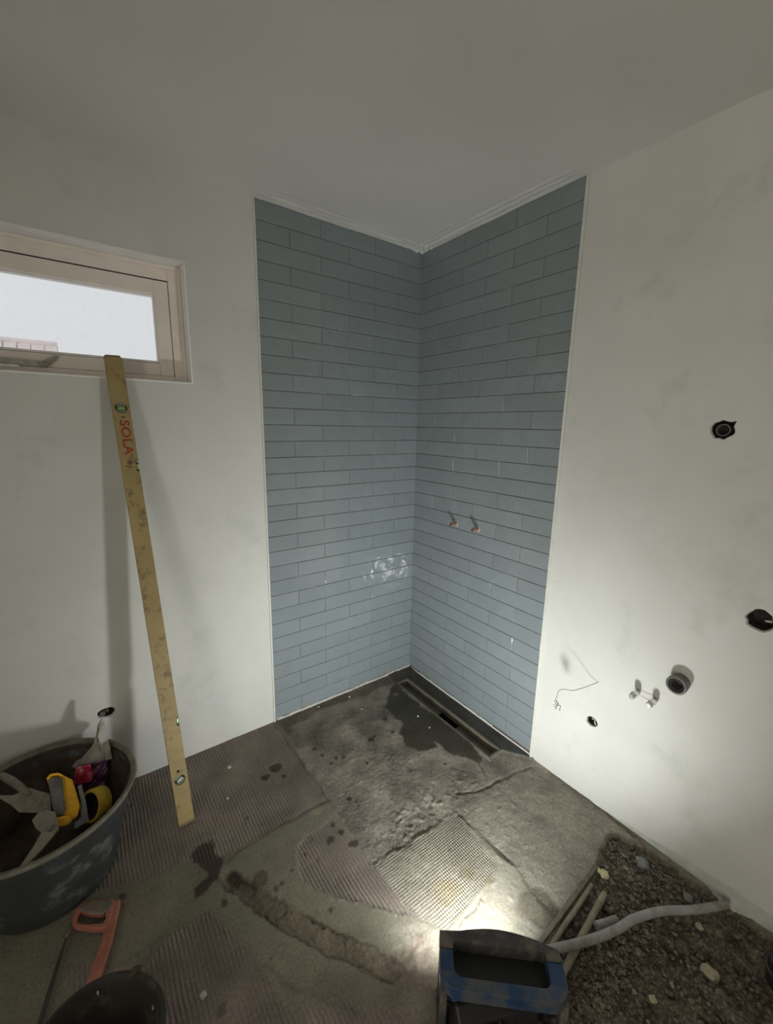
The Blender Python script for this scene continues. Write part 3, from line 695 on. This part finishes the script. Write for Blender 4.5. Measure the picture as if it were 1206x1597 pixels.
pp = Vector((-1.69, -.165, .33)); pn = Vector((.12, -1, .25))
bag = thing('packaging_bag', 'crumpled magenta and purple packaging bag under the white paper in the tub', 'bag', (-1.73, -.16, .08))
slab_px([(122, 1196), (146, 1192), (166, 1188), (169, 1200), (162, 1226), (140, 1232), (117, 1222), (118, 1204)], Vector((-1.71, -.200, .25)), (0.1, -1, .2), .03, 'bag_body', M_PURP, bag, crumple=.012, sub=3)
slab_px([(119, 1198), (141, 1192), (146, 1206), (142, 1219), (118, 1224), (116, 1210)], Vector((-1.71, -.222, .25)), (0.1, -1, .2), .010, 'bag_print', M_PINK, bag, crumple=.010, sub=3)
MB().box((-1.785, -.215, .088), (-1.735, -.185, .26)).build('bag_fold', M_PURP, bag, bevel=.01)
pb = slab_px([(159, 1119), (163, 1131), (166, 1150), (168, 1163), (173, 1183), (160, 1192), (147, 1198), (130, 1206), (123, 1203), (113, 1196), (118, 1188), (128, 1184), (136, 1172), (145, 1160), (150, 1146), (153, 1130)], pp, pn, .0025, 'crumpled_paper', M_PAPER, None, crumple=.012, sub=4)
tag(pb, 'crumpled off-white paper sheet sticking up out of the black tub', 'paper')
slab_px([(158, 1122), (162, 1122), (168, 1150), (175, 1183), (167, 1187), (158, 1165), (153, 1150), (155, 1135)], pp+Vector((0, -.016, 0)), Vector((.5, -1, .2)), .002, 'paper_fold', M_PAPER, pb, crumple=.006, sub=3)

n1 = Vector((.05, -.75, .66)); c1 = at(100, 1247, .30)
fl = thing('grout_float', 'yellow plastic hand float with a dirty grey face in the black tub', 'hand tool', at(100, 1247, .26))
slab_px([(72, 1214), (78, 1208), (88, 1206), (97, 1208), (113, 1216), (119, 1235), (125, 1256), (121, 1274), (112, 1280), (96, 1270), (84, 1245)], c1-n1*.004, n1, .035, 'float_core', M_YEL, fl, bevel=.006)
slab_px([(74, 1215), (80, 1211), (97, 1213), (99, 1235), (102, 1262), (100, 1272), (84, 1272), (80, 1245)], c1+n1*.010, n1, .016, 'float_face', M_GREYP, fl, bevel=.004)
slab_px([(72, 1214), (78, 1207), (90, 1205), (98, 1208), (97, 1212), (90, 1209), (80, 1211), (75, 1217)], c1+n1*.014, n1, .02, 'float_edge', M_YEL, fl, bevel=.002)
slab_px([(82, 1282), (88, 1275), (100, 1272), (110, 1272), (114, 1280), (104, 1288), (92, 1290), (84, 1288)], c1+n1*.016, n1, .026, 'float_handle', M_YEL, fl, bevel=.006)
gb = slab_px([(121, 1226), (127, 1223), (134, 1250), (139, 1280), (127, 1287), (117, 1293), (116, 1283), (126, 1275), (128, 1256)], c1-n1*.008, Vector((.25, -.75, .6)), .003, 'scraper_blade', M_BLADE, None, bevel=.0005)
tag(gb, 'plain grey flat scraper blade standing beside the yellow float in the tub', 'hand tool')
# roll with printed letters
rc = at(149, 1254, .222); rax = Vector((-.80, -.45, .40)).normalized(); ru = rax.orthogonal().normalized(); rv = rax.cross(ru)
Mr = Matrix(((ru.x, rv.x, rax.x, rc.x), (ru.y, rv.y, rax.y, rc.y), (ru.z, rv.z, rax.z, rc.z), (0, 0, 0, 1)))
roll = thing('tape_roll', 'dull yellow tape roll with dark print lying in the black tub', 'tape roll', rc-Vector((0, 0, .05)))
MB().lathe([(.043, -.024), (.052, -.024), (.053, -.022), (.053, .018), (.052, .020), (.043, .020), (.043, -.024)], 40, 0, Mr).build('tape', M_YEL2, roll, True)
MB().lathe([(.0415, -.023), (.0435, -.023), (.0435, .0195), (.0415, .0195), (.0415, -.023)], 32, 0, Mr).build('core', M_BLACKIN, roll, True)
mb = MB()
for k in range(5):
    a = -0.5+.26*k
    for dxy in (0, 1):
        a0 = a+.10*dxy; p0 = Mr @ Vector((.0535*math.cos(a0), .0535*math.sin(a0), -.012)); p1 = Mr @ Vector((.0535*math.cos(a0+.05), .0535*math.sin(a0+.05), .004))
        mb.tube([p0, p1], .0012, 6)
mb.build('print', mat('dark_print', (.06, .05, .03, 1), .6, bump=0), roll)
# trowels
tn = Vector((-.05, -.45, .89))
c2 = at(50, 1250, .285)
tr1 = thing('plaster_trowel', 'mortar-caked trowel with a wooden handle lying on the left of the tub', 'trowel', at(50, 1250, .25))
slab_px([(-8, 1240), (20, 1240), (38, 1232), (48, 1228), (56, 1232), (78, 1238), (80, 1264), (52, 1267), (30, 1267), (18, 1256)], c2, tn, .005, 'blade', M_DUSTY, tr1, crumple=.004, sub=2)
h0, h1, h2 = at(3, 1209, .315), at(24, 1222, .312), at(46, 1240, .296)
MB().tube([h0, h1, h2], [.011, .0135, .012, .008], 14, sub=4).build('handle', mat('dirty_wood', (.24, .20, .155, 1), .75, var=.3, scale=30), tr1, True)
MB().tube([h2, at(52, 1246, .288)], .004, 8).build('tang', M_DUSTY, tr1)
tr2 = thing('putty_knife', 'long tapering mortar-covered knife resting on the front rim of the tub', 'hand tool', at(70, 1290, .26))
c3 = at(70, 1290, .287); tn2 = Vector((.1, -.25, .96))
slab_px([(50, 1279), (60, 1266), (72, 1263), (86, 1266), (92, 1288), (82, 1300), (66, 1298), (56, 1292)], c3, tn2, .004, 'blade', M_DUSTY, tr2, crumple=.002, sub=2)
slab_px([(66, 1296), (80, 1298), (90, 1288), (92, 1292), (62, 1328), (33, 1357), (30, 1353), (52, 1320)], at(60, 1320, .300), Vector((.1, -.05, 1)), .007, 'shank', mat('pale_stick', (.27, .24, .18, 1), .7, var=.2), tr2)
# dark debris deep in the tub
for (a, b, zz, r, nm, lb) in [(0, 1345, .16, .05, 'rubbish_lump', 'brown mortar lump deep inside the left of the black tub'), (60, 1225, .2, .03, 'rubbish_lump', 'small brown mortar crumb stuck inside the back of the black tub')]:
    pass

# ------------------------------------------------------------------ hacksaw on floor
M_ORG = mat('orange_red_paint', srgb(176, 112, 94), .5, var=.12, scale=20, bump=.1, dirt=srgb(150, 90, 66), dirt_amt=.3)
M_GRIP = mat('grey_rubber_grip', (.20, .16, .13, 1), .7, var=.25, scale=40, bump=.2)
saw = thing('hacksaw', 'small hacksaw with salmon-orange frame and grey grip lying on the floor by the tub', 'saw', at(150, 1450, 0))
zs = .022
def flat(pxs, holes, z0, z1, name, m, parent, bevel=.003):
    lp = [[tuple(at(a, b, z1))[:2] for a, b in L] for L in [pxs]+holes]
    return MB().prism(lp, (0, 0, 0), X, Y, Z, z0, z1).build(name, m, parent, bevel=bevel)
flat([(113, 1431), (117, 1418), (126, 1408), (150, 1403), (176, 1401), (180, 1404), (170, 1440), (164, 1447), (140, 1447), (118, 1444), (112, 1440)],
     [[(121, 1428), (125, 1420), (140, 1425), (160, 1425), (165, 1421), (165, 1432), (160, 1439), (140, 1441), (124, 1440), (119, 1436)]], .006, .026, 'grip_frame', M_ORG, saw)
flat([(123, 1411), (150, 1404), (177, 1402), (176, 1412), (168, 1420), (158, 1424), (140, 1424), (126, 1419), (121, 1416)], [], .005, .0285, 'grip', M_GRIP, saw, .004)
bar = flat([(182, 1402), (188, 1401), (187, 1410), (175, 1465), (155, 1530), (148, 1560), (124, 1560), (134, 1532), (155, 1475), (166, 1440), (172, 1420)], [], .006, .024, 'frame_bar', M_ORG, saw, .004)
MB().tube([at(111, 1438, .016), at(108, 1452, .016), at(102, 1462, .015)], .0035, 10).build('blade_holder', M_METAL, saw, True)
flat([(103, 1458), (106, 1459), (88, 1520), (72, 1575), (62, 1610), (54, 1610), (66, 1570), (84, 1515)], [], .012, .0135, 'saw_blade', mat('dark_blade', (.06, .055, .045, 1), .6, var=.2), saw, 0)
MB().tube([at(60, 1605, .015), at(90, 1625, .014), at(130, 1590, .014)], .006, 10).build('frame_end', M_METAL, saw, True)

# ------------------------------------------------------------------ bucket (bottom left)
BC = Vector((-1.748, -1.035, 0))
bk = thing('bucket', 'round mortar-stained black bucket at the bottom left, rim toward the viewer', 'bucket', BC)
Mb = Matrix.Translation(BC)
M_BK = mat('black_bucket_plastic', (.030, .026, .020, 1), .6, var=.3, scale=20, bump=.4, dirt=(.085, .07, .05, 1), dirt_amt=.4, dirt_scale=16)
MB().lathe([(.001, .003), (.108, .003), (.112, .010), (.136, .205), (.143, .208), (.145, .214), (.142, .219), (.134, .218), (.130, .205), (.106, .016), (.001, .014)], 60, 0, Mb, .004).build('shell', M_BK, bk, True)
MB().lathe([(.0, .052), (.05, .055), (.085, .062), (.111, .075), (.1125, .085), (.110, .05), (.0, .040)], 48, 0, Mb).build('dried_mortar', mat('brown_sludge', (.055, .036, .024, 1), .8, var=.4, scale=25, bump=.8, bdist=.004), bk, True)
c = at(212, 1519, .219); mb = MB()
mb.tube([c+Vector((-.012, -.002, 0)), c+Vector((0, .006, .005)), c+Vector((.012, .003, .008))], [.006, .008, .004], 8, sub=3); mb.build('mortar_drip', M_TUBIN, bk, True)
r_ = random.Random(9)
for a_, zz in ((1.45, .19), (1.9, .11), (.25, .17), (.15, .10)):
    rr_ = .111+.024*(zz-.01)/.195-.007
    q0 = BC+Vector((rr_*math.cos(a_), rr_*math.sin(a_), zz)); MB().tube([q0, q0+Vector((0, 0, .012))], [.002, .003, .0015], 8, sub=2).build('dried_drip', M_PAPER, bk, True)

# ------------------------------------------------------------------ work light
LF = Vector((.667, .745, 0)).normalized(); LR = Vector((.745, -.667, 0)).normalized(); LO = Vector((-.858, -1.418, 0))
M_BLUE = mat('scuffed_blue_plastic', (.016, .052, .135, 1), .45, var=.2, scale=14, bump=.2, dirt=(.085, .09, .10, 1), dirt_amt=.68, dirt_scale=15)
M_BLKP = mat('dusty_black_plastic', (.055, .052, .050, 1), .6, var=.25, scale=20, bump=.2, dirt=(.15, .13, .105, 1), dirt_amt=.45, dirt_scale=18)
M_BLK2 = mat('black_plastic', (.018, .018, .02, 1), .5, var=.2, scale=20, bump=.1)
wkl = thing('work_light', 'dusty black and blue site work light standing on the floor, lamp turned to the corner', 'work light', LO)
LQ = lambda pts: pts
def arc(cx, cy, r, a0, a1, n=6): return [(cx+r*math.cos(a0+(a1-a0)*k/n), cy+r*math.sin(a0+(a1-a0)*k/n)) for k in range(n+1)]
Wd = .156
ys_ = -.040
# front (black) half of the carrying ring, bulging forward
fr = [(-Wd, ys_), (-Wd, -.004), (-Wd+.03, -.002)]+[(-.10+.20*k/10, .016*math.sin(PI*(k+.6)/11.2)-.002) for k in range(11)]+[(Wd-.02, -.010), (Wd-.004, -.016), (Wd, ys_), (.116, ys_), (.116, -.028), (.108, -.024), (-.112, -.024), (-.122, -.030), (-.122, ys_)]
MB().prism([fr], LO, LR, LF, Z, .196, .232).build('top_cover', M_BLKP, wkl, bevel=.005, seg=3)
# rear (blue) half: rounded rear bar
re_ = [(Wd, ys_-.001)]+arc(Wd-.045, -.078, .045, 0, -PI/2)+arc(-Wd+.045, -.078, .045, -PI/2, -PI)+[(-Wd, ys_-.001), (-.122, ys_-.001)]+arc(-.102, -.076, .020, PI, 1.5*PI)+arc(.096, -.076, .020, -PI/2, 0)+[(.116, ys_-.001)]
MB().prism([re_], LO, LR, LF, Z, .192, .228).build('carry_handle', M_BLUE, wkl, bevel=.0115, seg=4)
# housing under the front cover, tilted panel looks to the corner
mb = MB(); TL = math.radians(31)
_ra = math.radians(17); HF = LF*math.cos(_ra)-LR*math.sin(_ra); HR = LR*math.cos(_ra)+LF*math.sin(_ra)   # lamp head turned a little in its stand
pz = (HF*math.cos(TL)+Z*math.sin(TL)); pu = (-HF*math.sin(TL)+Z*math.cos(TL)); PO = LO+Z*.104-LF*.030
def pbox(mb, a, b, o=PO, mi=0):
    M = Matrix(((HR.x, pz.x, pu.x, o.x), (HR.y, pz.y, pu.y, o.y), (HR.z, pz.z, pu.z, o.z), (0, 0, 0, 1))); mb.box(a, b, mi, M)
pbox(mb, (-.140, -.050, -.085), (.140, -.004, .080)); mb.build('lamp_housing', M_BLK2, wkl, bevel=.008)
mb = MB(); 
pbox(mb, (-.140, -.004, -.085), (-.118, .012, .080)); pbox(mb, (.118, -.004, -.085), (.140, .022, .080)); pbox(mb, (-.118, -.004, .066), (.118, .012, .080)); pbox(mb, (-.118, -.004, -.085), (.118, .024, -.070))
mb.build('bezel', M_BLUE, wkl, bevel=.002)
M_LED = NT('lit_led_panel'); M_LED.setc((.8, .8, .75, 1)); M_LED.b.inputs['Emission Color'].default_value = (1, .98, .92, 1); M_LED.b.inputs['Emission Strength'].default_value = 25
mb = MB(); pbox(mb, (-.118, -.0045, -.070), (.118, -.001, .066)); mb.build('led_panel', M_LED.m, wkl)
mb = MB()
for k in range(9): pbox(mb, (-.12+.03*k-.003, -.075, -.06), (-.12+.03*k+.003, -.050, .06))
mb.build('cooling_fins', M_BLK2, wkl)
MB().prism([[(-.138, -.100), (.138, -.100), (.138, -.004), (-.138, -.004)]], LO, LR, LF, Z, .180, .1925).build('cover_skirt', M_BLK2, wkl)
# side legs and floor rails
for sgn in (-1, 1):
    mb = MB(); xq = sgn*.146
    mb.prism([[(xq-.009, -.112), (xq+.009, -.112), (xq+.009, -.075), (xq-.009, -.075)]], LO, LR, LF, Z, .012, .200)
    mb.build('leg', M_BLKP, wkl, bevel=.004)
    mb = MB(); mb.prism([[(xq-.008, -.020), (xq+.008, -.020), (xq+.008, .000), (xq-.008, .000)]], LO, LR, LF, Z, .012, .200); mb.build('leg', M_BLKP, wkl, bevel=.003)
    mb = MB(); mb.prism([[(xq-.010, -.150), (xq+.010, -.150), (xq+.010, .004), (xq-.010, .004)]], LO, LR, LF, Z, .003, .018); mb.build('foot_rail', M_BLK2, wkl, bevel=.004)
mb = MB(); mb.prism([[(-.136, -.108), (.136, -.108), (.136, -.090), (-.136, -.090)]], LO, LR, LF, Z, .03, .05); mb.build('cross_bar', M_BLK2, wkl, bevel=.004)
mb = MB(); mb.prism([[(-.09, -.104), (.09, -.104), (.09, -.082), (-.09, -.082)]], LO, LR, LF, Z, .06, .175); mb.build('battery_box', M_BLK2, wkl, bevel=.006)
# the lamp's light
la = bpy.data.lights.new('work_light_beam', 'AREA'); la.shape = 'RECTANGLE'; la.size = .18; la.size_y = .09; la.energy = LAMP_POWER; la.color = LAMP_COLOR; la.spread = math.radians(158)
lao = bpy.data.objects.new('work_light_beam', la); COL.objects.link(lao)
lp = PO+pz*.004; zax = -pz; yax = pu; xax = yax.cross(zax)
lao.matrix_world = Matrix(((xax.x, yax.x, zax.x, lp.x), (xax.y, yax.y, zax.y, lp.y), (xax.z, yax.z, zax.z, lp.z), (0, 0, 0, 1)))

# ------------------------------------------------------------------ fittings on walls
def stub(y, z, label, grp):
    o = thing('pipe_stub', label, 'pipe', (0, y, z), grp)
    mb = MB().lathe([(.0062, -.01), (.0095, -.01), (.0095, .046), (.0085, .050), (.0062, .050), (.0062, -.01)], 20, 0, Matrix.Translation((0, y, z)) @ Matrix.Rotation(-PI/2, 4, 'Y'))
    mb.build('pipe', M_COPPER, o, True)
    MB().lathe([(.0095, .018), (.0115, .018), (.0115, .034), (.0095, .034)], 20, 0, Matrix.Translation((0, y, z)) @ Matrix.Rotation(-PI/2, 4, 'Y')).build('collar', M_COPPER, o, True)
    MB().tube([(-.004, y, z), (-.030, y, z)], .006, 14).build('bore', M_BLACKIN, o)
    mb = MB(); lp_ = hole_loop((y+.002, z), .016, .015, int(abs(y)*100), 12, .2); mb.prism([lp_], (0, 0, 0), Y, Z, -X, .002, .006); mb.build('adhesive_collar', M_MORTAR_L, o)
stub(-.362, 1.052, 'left copper pipe stub poking out of the blue tiles', 'shower pipe stubs')
stub(-.518, 1.055, 'right copper pipe stub poking out of the blue tiles', 'shower pipe stubs')
def valve(y, z, label):
    o = thing('pipe_fitting', label, 'pipe fitting', (0, y, z), 'basin supply fittings'); M0 = Matrix.Translation((0, y, z)) @ Matrix.Rotation(-PI/2, 4, 'Y')
    MB().lathe([(.0, .0), (.009, .0), (.009, .026), (.0, .026)], 20, 0, M0).build('pipe', M_METAL, o, True)
    MB().lathe([(.0, .020), (.0125, .020), (.0125, .040), (.0, .040)], 6, 0, M0).build('hex_nut', M_CHROME, o, False, .0008)
    MB().lathe([(.0, .040), (.0095, .040), (.0095, .058), (.0075, .062), (.0, .062)], 20, 0, M0).build('cap', M_CHROME, o, True)
    mb = MB()
    for k in range(3): mb.lathe([(.0095, .044+.005*k), (.0105, .0455+.005*k), (.0095, .047+.005*k)], 20, 0, M0)
    mb.build('thread', M_METAL, o, True)
p1, p2 = on_plane(996, 1078, (0, 0, 0), X), on_plane(1023, 1091, (0, 0, 0), X)
valve(p1.y, p1.z, 'left capped metal water fitting on the right wall beside the grey waste pipe')
valve(p2.y, p2.z, 'right capped metal water fitting on the right wall, nearest the grey waste pipe')
mb = MB().tube([(-.018, p1.y-.01, p1.z-.002), (-.020, (p1.y+p2.y)/2, (p1.z+p2.z)/2-.002), (-.022, p2.y+.01, p2.z)], .0009, 6, sub=4)
tag(mb.build('binding_wire', M_METAL, None, True), 'thin tie wire strung between the two metal water fittings', 'wire')
# waste pipe
pw = on_plane(1062, 1063, (0, 0, 0), X)
wp = thing('waste_pipe', 'short grey plastic waste pipe stub with a rubber seal on the right wall', 'pipe', (0, pw.y, pw.z))
M0 = Matrix.Translation((0, pw.y, pw.z)) @ Matrix.Rotation(-PI/2, 4, 'Y')
M_GP = mat('grey_pipe_plastic', (.14, .13, .12, 1), .5, var=.12, scale=30)
MB().lathe([(.0, -.02), (.030, -.02), (.030, .024), (.0325, .025), (.0325, .040), (.030, .042), (.026, .042), (.026, .012), (.0, .012)], 36, 0, M0).build('pipe', M_GP, wp, True)
MB().lathe([(.0265, .040), (.0265, .028), (.017, .026), (.016, .029), (.017, .032), (.0255, .041)], 36, 0, M0).build('rubber_seal', mat('dark_rubber', (.045, .04, .037, 1), .6), wp, True)
MB().lathe([(.0, .014), (.016, .014)], 30, 0, M0).build('bore', M_BLACKIN, wp)
# hanging wire with terminal held off the wall
wb = on_plane(935, 1063, (0, 0, 0), X); wt = Vector((-.165, -1.150, .500))
def P2(px, py, x_): return on_plane(px, py, (x_, 0, 0), X)
wire = thing('hanging_wire', 'thin dark wire curling out of the right wall to a stripped end', 'wire', wb)
MB().tube([P2(935, 1063, .004), P2(915, 1071, -.05), P2(905, 1074, -.085), P2(893, 1077, -.12), P2(882, 1075, -.145), P2(872, 1077, -.16), P2(869, 1086, -.168), P2(867, 1091, -.17)], .0011, 8, sub=6).build('cable', mat('dark_wire', (.10, .09, .08, 1), .5), wire, True)
mb = MB(); k0 = [P2(867, 1091, -.17), P2(863, 1098, -.172), P2(868, 1103, -.176), P2(874, 1100, -.170), P2(873, 1108, -.165), P2(870, 1111, -.168)]
mb.tube(k0, .0018, 8, sub=4); mb.tube([P2(868, 1093, -.16), P2(871, 1098, -.15), P2(867, 1106, -.165)], .0028, 8, sub=3); mb.tube([P2(866, 1096, -.18), P2(862, 1106, -.19)], .0022, 8)
mb.tube([P2(870, 1094, -.175), P2(867, 1101, -.185)], .0045, 8)
mb.build('bare_wire_end', M_CHROME, wire, True)
# pieces inside the wall holes
def inwall(name, lb, cat, fn): o = fn(); tag(o, lb, cat); return o
mb = MB().lathe([(.016, .0), (.019, .0), (.019, .05), (.016, .05), (.016, .0)], 28, 0, Matrix.Translation((.012, -1.474, 1.573)) @ Matrix.Rotation(PI/2, 4, 'Y')); tag(mb.build('conduit_ring', M_GP, None, True), 'grey conduit ring inside the upper hole of the right wall', 'conduit')
mb = MB().tube([(.05, -1.672, 1.003), (.02, -1.676, 1.004), (.004, -1.664, 1.006)], [.003, .004, .002], 8, sub=3); tag(mb.build('torn_flap', M_TRIM, None, True), 'pale torn plaster flap in the middle hole at the right edge', 'flap')
mb = MB().tube([(.05, -1.195, .362), (.015, -1.205, .372), (.002, -1.212, .362), (.012, -1.215, .350)], .0022, 8, sub=4); mb.tube([(.05, -1.20, .366), (.006, -1.198, .372), (.001, -1.206, .377)], .002, 8, sub=4)
tag(mb.build('wire_ends', M_TRIM, None, True), 'pale wire ends curled inside the lowest hole of the right wall', 'wire')
mb = MB().tube([(-1.655, .065, .375), (-1.662, .01, .366)], .011, 14); mb.tube([(-1.640, .065, .372), (-1.645, .02, .368)], .008, 12)
tag(mb.build('buried_pipe', mat('greenish_pipe', (.14, .15, .12, 1), .5), None, True), 'dull greenish pipe ends inside the hole in the left wall above the tub', 'pipe')

# ------------------------------------------------------------------ pit contents
def lie(pxs, r, lift=0.0):
    out_ = []
    for a, b in pxs:
        p = at(a, b, 0); z = max(fz(p.x, p.y), fz(p.x+r, p.y), fz(p.x-r, p.y), fz(p.x, p.y+r), fz(p.x, p.y-r))+r*.85+lift; out_.append(at(a, b, z))
    return out_
M_CREAM = mat('dusty_cream_pipe', (.30, .265, .19, 1), .6, var=.2, scale=30, dirt=(.20, .17, .13, 1), dirt_amt=.4)
M_COND = mat('grey_conduit', (.34, .34, .335, 1), .5, var=.12, scale=30, dirt=(.24, .21, .17, 1), dirt_amt=.35)
M_STRIP = mat('grey_wood_strip', (.13, .115, .085, 1), .8, var=.3, scale=40, bump=.3)
a, b = at(930, 1352, .004), at(841, 1474, .004); dv = (b-a).normalized(); pv = Vector((-dv.y, dv.x, 0))
mb = MB().add([a+pv*.007-Z*.04, a-pv*.007-Z*.04, b-pv*.007-Z*.04, b+pv*.007-Z*.04, a+pv*.007+Z*.008, a-pv*.007+Z*.008, b-pv*.007+Z*.008, b+pv*.007+Z*.008], [(0, 1, 2, 3), (4, 5, 6, 7), (0, 1, 5, 4), (1, 2, 6, 5), (2, 3, 7, 6), (3, 0, 4, 7)])
tag(mb.build('edging_strip', M_STRIP, None, bevel=.002), 'dark grey edging strip along the broken edge of the floor pit', 'strip')
q = [at(922, 1380, -.012), at(900, 1415, -.006), at(880, 1444, -.004), at(860, 1474, -.004)]
tag(MB().tube(q, .0085, 14, sub=4).build('floor_pipe', M_CREAM, None, True), 'thinner short cream pipe lying next to the dark edging strip', 'pipe', 'cream pipes in the floor pit')
q = [at(943, 1394, -.004), at(920, 1437, .001), at(893, 1490, .0), at(872, 1532, .0), at(858, 1597, .0), at(850, 1650, .0)]
tag(MB().tube(q, .0105, 14, sub=4).build('floor_pipe', M_CREAM, None, True), 'longer cream pipe passing under the grey conduit toward the viewer', 'pipe', 'cream pipes in the floor pit')
q = [at(855, 1482, .030), at(895, 1473, .030), at(935, 1461, .028), at(965, 1448, .026), at(990, 1433, .024), at(1032, 1421, .018), at(1080, 1419, .014), at(1134, 1411, .012)]
cdo = thing('conduit', 'bent light grey conduit pipe crossing the rubble to the right wall', 'pipe', (q[0].x, q[0].y, 0))
MB().tube(q, .0125, 18, sub=5).build('pipe', M_COND, cdo, True)
e = (q[0]-q[1]).normalized(); MB().tube([q[0]+e*.0004, q[0]+e*.0006], .009, 14).build('bore', M_BLACKIN, cdo)
q = [at(930, 1444, .006), at(962, 1434, .002)]
tag(MB().tube(q, .012, 12).build('conduit_offcut', M_COND, None, True), 'short ribbed grey offcut half buried behind the grey conduit', 'pipe')

def rock(c, s, sd, fl=.65, sub=2):
    from mathutils import noise as mn
    bm = bmesh.new(); bmesh.ops.create_icosphere(bm, subdivisions=sub, radius=1)
    o_ = Vector((sd*3.1, sd*1.7, sd*.9)); rz = Matrix.Rotation(sd*2.1, 3, 'Z')
    vs = []
    for v in bm.verts:
        k = 1+.45*mn.noise(v.co*1.3+o_)+.2*mn.noise(v.co*3+o_); p = v.co*k; p = Vector((max(min(p.x, .85), -.85), max(min(p.y, .8), -.8), max(min(p.z, .75), -.75)*fl)); vs.append(rz @ p*s+Vector(c))
    fs = [tuple(v.index for v in f.verts) for f in bm.faces]; bm.free(); return vs, fs
def stone(px, py, s, name, label, m, cat='stone', fl=.6, el=1.0):
    p = at(px, py); z = fz(p.x, p.y)+s*fl*.4; mb = MB(); mb.add(*rock((p.x, p.y, z), s, px*.01, fl)); tag(mb.build(name, m, None, False), label, cat)
M_ROCKG = mat('grey_stone', (.23, .235, .24, 1), .8, var=.2, scale=60, bump=.4)
M_CHIPY = mat('yellow_foam', (.55, .50, .28, 1), .8, var=.15, scale=60, bump=.3)
M_CHIPB = mat('beige_chip', (.42, .37, .26, 1), .8, var=.2, scale=60, bump=.3)
M_CHIPW = mat('white_chip', (.62, .60, .54, 1), .7, var=.1, scale=60)
stone(1003, 1341, .024, 'stone', 'smooth bluish-grey stone at the top of the rubble by the right wall', M_ROCKG)
stone(944, 1358, .018, 'foam_piece', 'pale yellow foam scrap at the top end of the edging strip', M_CHIPY, 'scrap', .9)
stone(934, 1353, .011, 'foam_crumb', 'small pale yellow foam crumb left of the larger foam scrap', M_CHIPY, 'scrap')
stone(1093, 1434, .013, 'mortar_chunk', 'cream mortar chip just below the grey conduit', M_CHIPB, 'stone', .7)
stone(1075, 1392, .017, 'mortar_chunk', 'beige mortar chip on the rubble above the grey conduit', M_ROCKG, 'stone', .5)
stone(1110, 1506, .026, 'mortar_chunk', 'large pale mortar lump on the dark earth near the right edge', M_CHIPB, 'stone', .5)
stone(1020, 1551, .011, 'mortar_chunk', 'small beige mortar lump in the dark earth at the bottom right', M_CHIPB)
for i, (px, py, s, lb) in enumerate([(652, 1116, .006, 'white chip lying on the wet patch left of the drain'), (670, 1134, .005, 'white crumb lying on the wet patch nearer the middle of the drain'), (564, 1105, .005, 'tiny white crumb on the screed below the left tiled wall'),
                                (545, 1087, .007, 'small white chip at the foot of the left tiled wall'), (497, 1103, .007, 'cream chip at the foot of the left tiled wall toward the plaster'),
                                (358, 1197, .009, 'pale chip on the combed mortar right of the spirit level'), (317, 1553, .010, 'light sliver on the combed mortar at the bottom left'), (355, 1245, .006, 'tiny pale crumb on the combed mortar between spirit level and stains')]):
    stone(px, py, s, 'mortar_crumb', lb, M_CHIPW, 'crumb', .45)

# loose rubble: uncountable, one object
PITP = [tuple(at(a, b))[:2] for a, b in [(955, 1300), (1005, 1326), (1090, 1383), (1135, 1412), (1206, 1475), (1330, 1570), (1300, 1700), (860, 1700), (876, 1535), (855, 1482), (935, 1360), (942, 1332)]]
PX = at(1226, 1530, 0)
def rubble(count, s0, s1, name, label, ms, hot, sd):
    r = random.Random(sd); mb = MB(); xs_ = [p[0] for p in PITP]; ys2 = [p[1] for p in PITP]; n = 0
    proto = [rock((0, 0, 0), 1, k+sd*.37, .7, 1) for k in range(12)]
    while n < count:
        x = r.uniform(min(xs_), min(0, max(xs_))); y = r.uniform(min(ys2), max(ys2))
        if not inpoly(np.array([x]), np.array([y]), PITP)[0] or x > -.004 or (x-PX.x)**2+(y-PX.y)**2 < .0036: continue
        if r.random() > (1 if y > hot else .22): continue
        s = s0+(s1-s0)*r.random()**2.2; vs, fs = proto[r.randrange(12)]; a_ = r.uniform(0, 6.28); M = Matrix.Rotation(a_, 3, 'Z') @ Matrix.Rotation(r.uniform(-.6, .6), 3, 'X')
        z = fz(x, y); sx = s*r.uniform(.8, 1.5)
        mb.add([M @ Vector((v.x*sx, v.y*s, v.z*s))+Vector((x, y, z+s*.1)) for v in vs], fs, r.choices(range(len(ms)), [6, 3, .6])[0]); n += 1
    o = mb.build(name, ms, None, False); tag(o, label, 'rubble', kind='stuff')
M_RUB1 = mat('brown_rubble', (.150, .126, .096, 1), .9, var=.35, scale=50, bump=.4); M_RUB2 = mat('grey_rubble', (.175, .155, .125, 1), .9, var=.3, scale=50, bump=.4); M_RUB3 = mat('pale_rubble', (.25, .215, .155, 1), .9, var=.3, scale=50, bump=.4)
rubble(3200, .0022, .0085, 'rubble', 'loose brown rubble and grit filling the floor pit by the right wall', [M_RUB1, M_RUB2, M_RUB3], -1.62, 3)
# dark object cut by the right edge of the frame
p = at(1226, 1530, 0); zb = -.03
dk = thing('black_pot', 'dark rounded plastic pot by the right wall at the picture edge', 'container', (p.x, p.y, zb))
MB().lathe([(.0, .0), (.038, .0), (.043, .01), (.045, .06), (.040, .078), (.030, .084), (.0, .085)], 32, 0, Matrix.Translation((p.x, p.y, zb))).build('pot_body', M_BLK2, dk, True)
MB().lathe([(.046, .050), (.049, .052), (.049, .058), (.046, .060)], 32, 0, Matrix.Translation((p.x, p.y, zb))).build('pot_band', M_BLKP, dk, True)
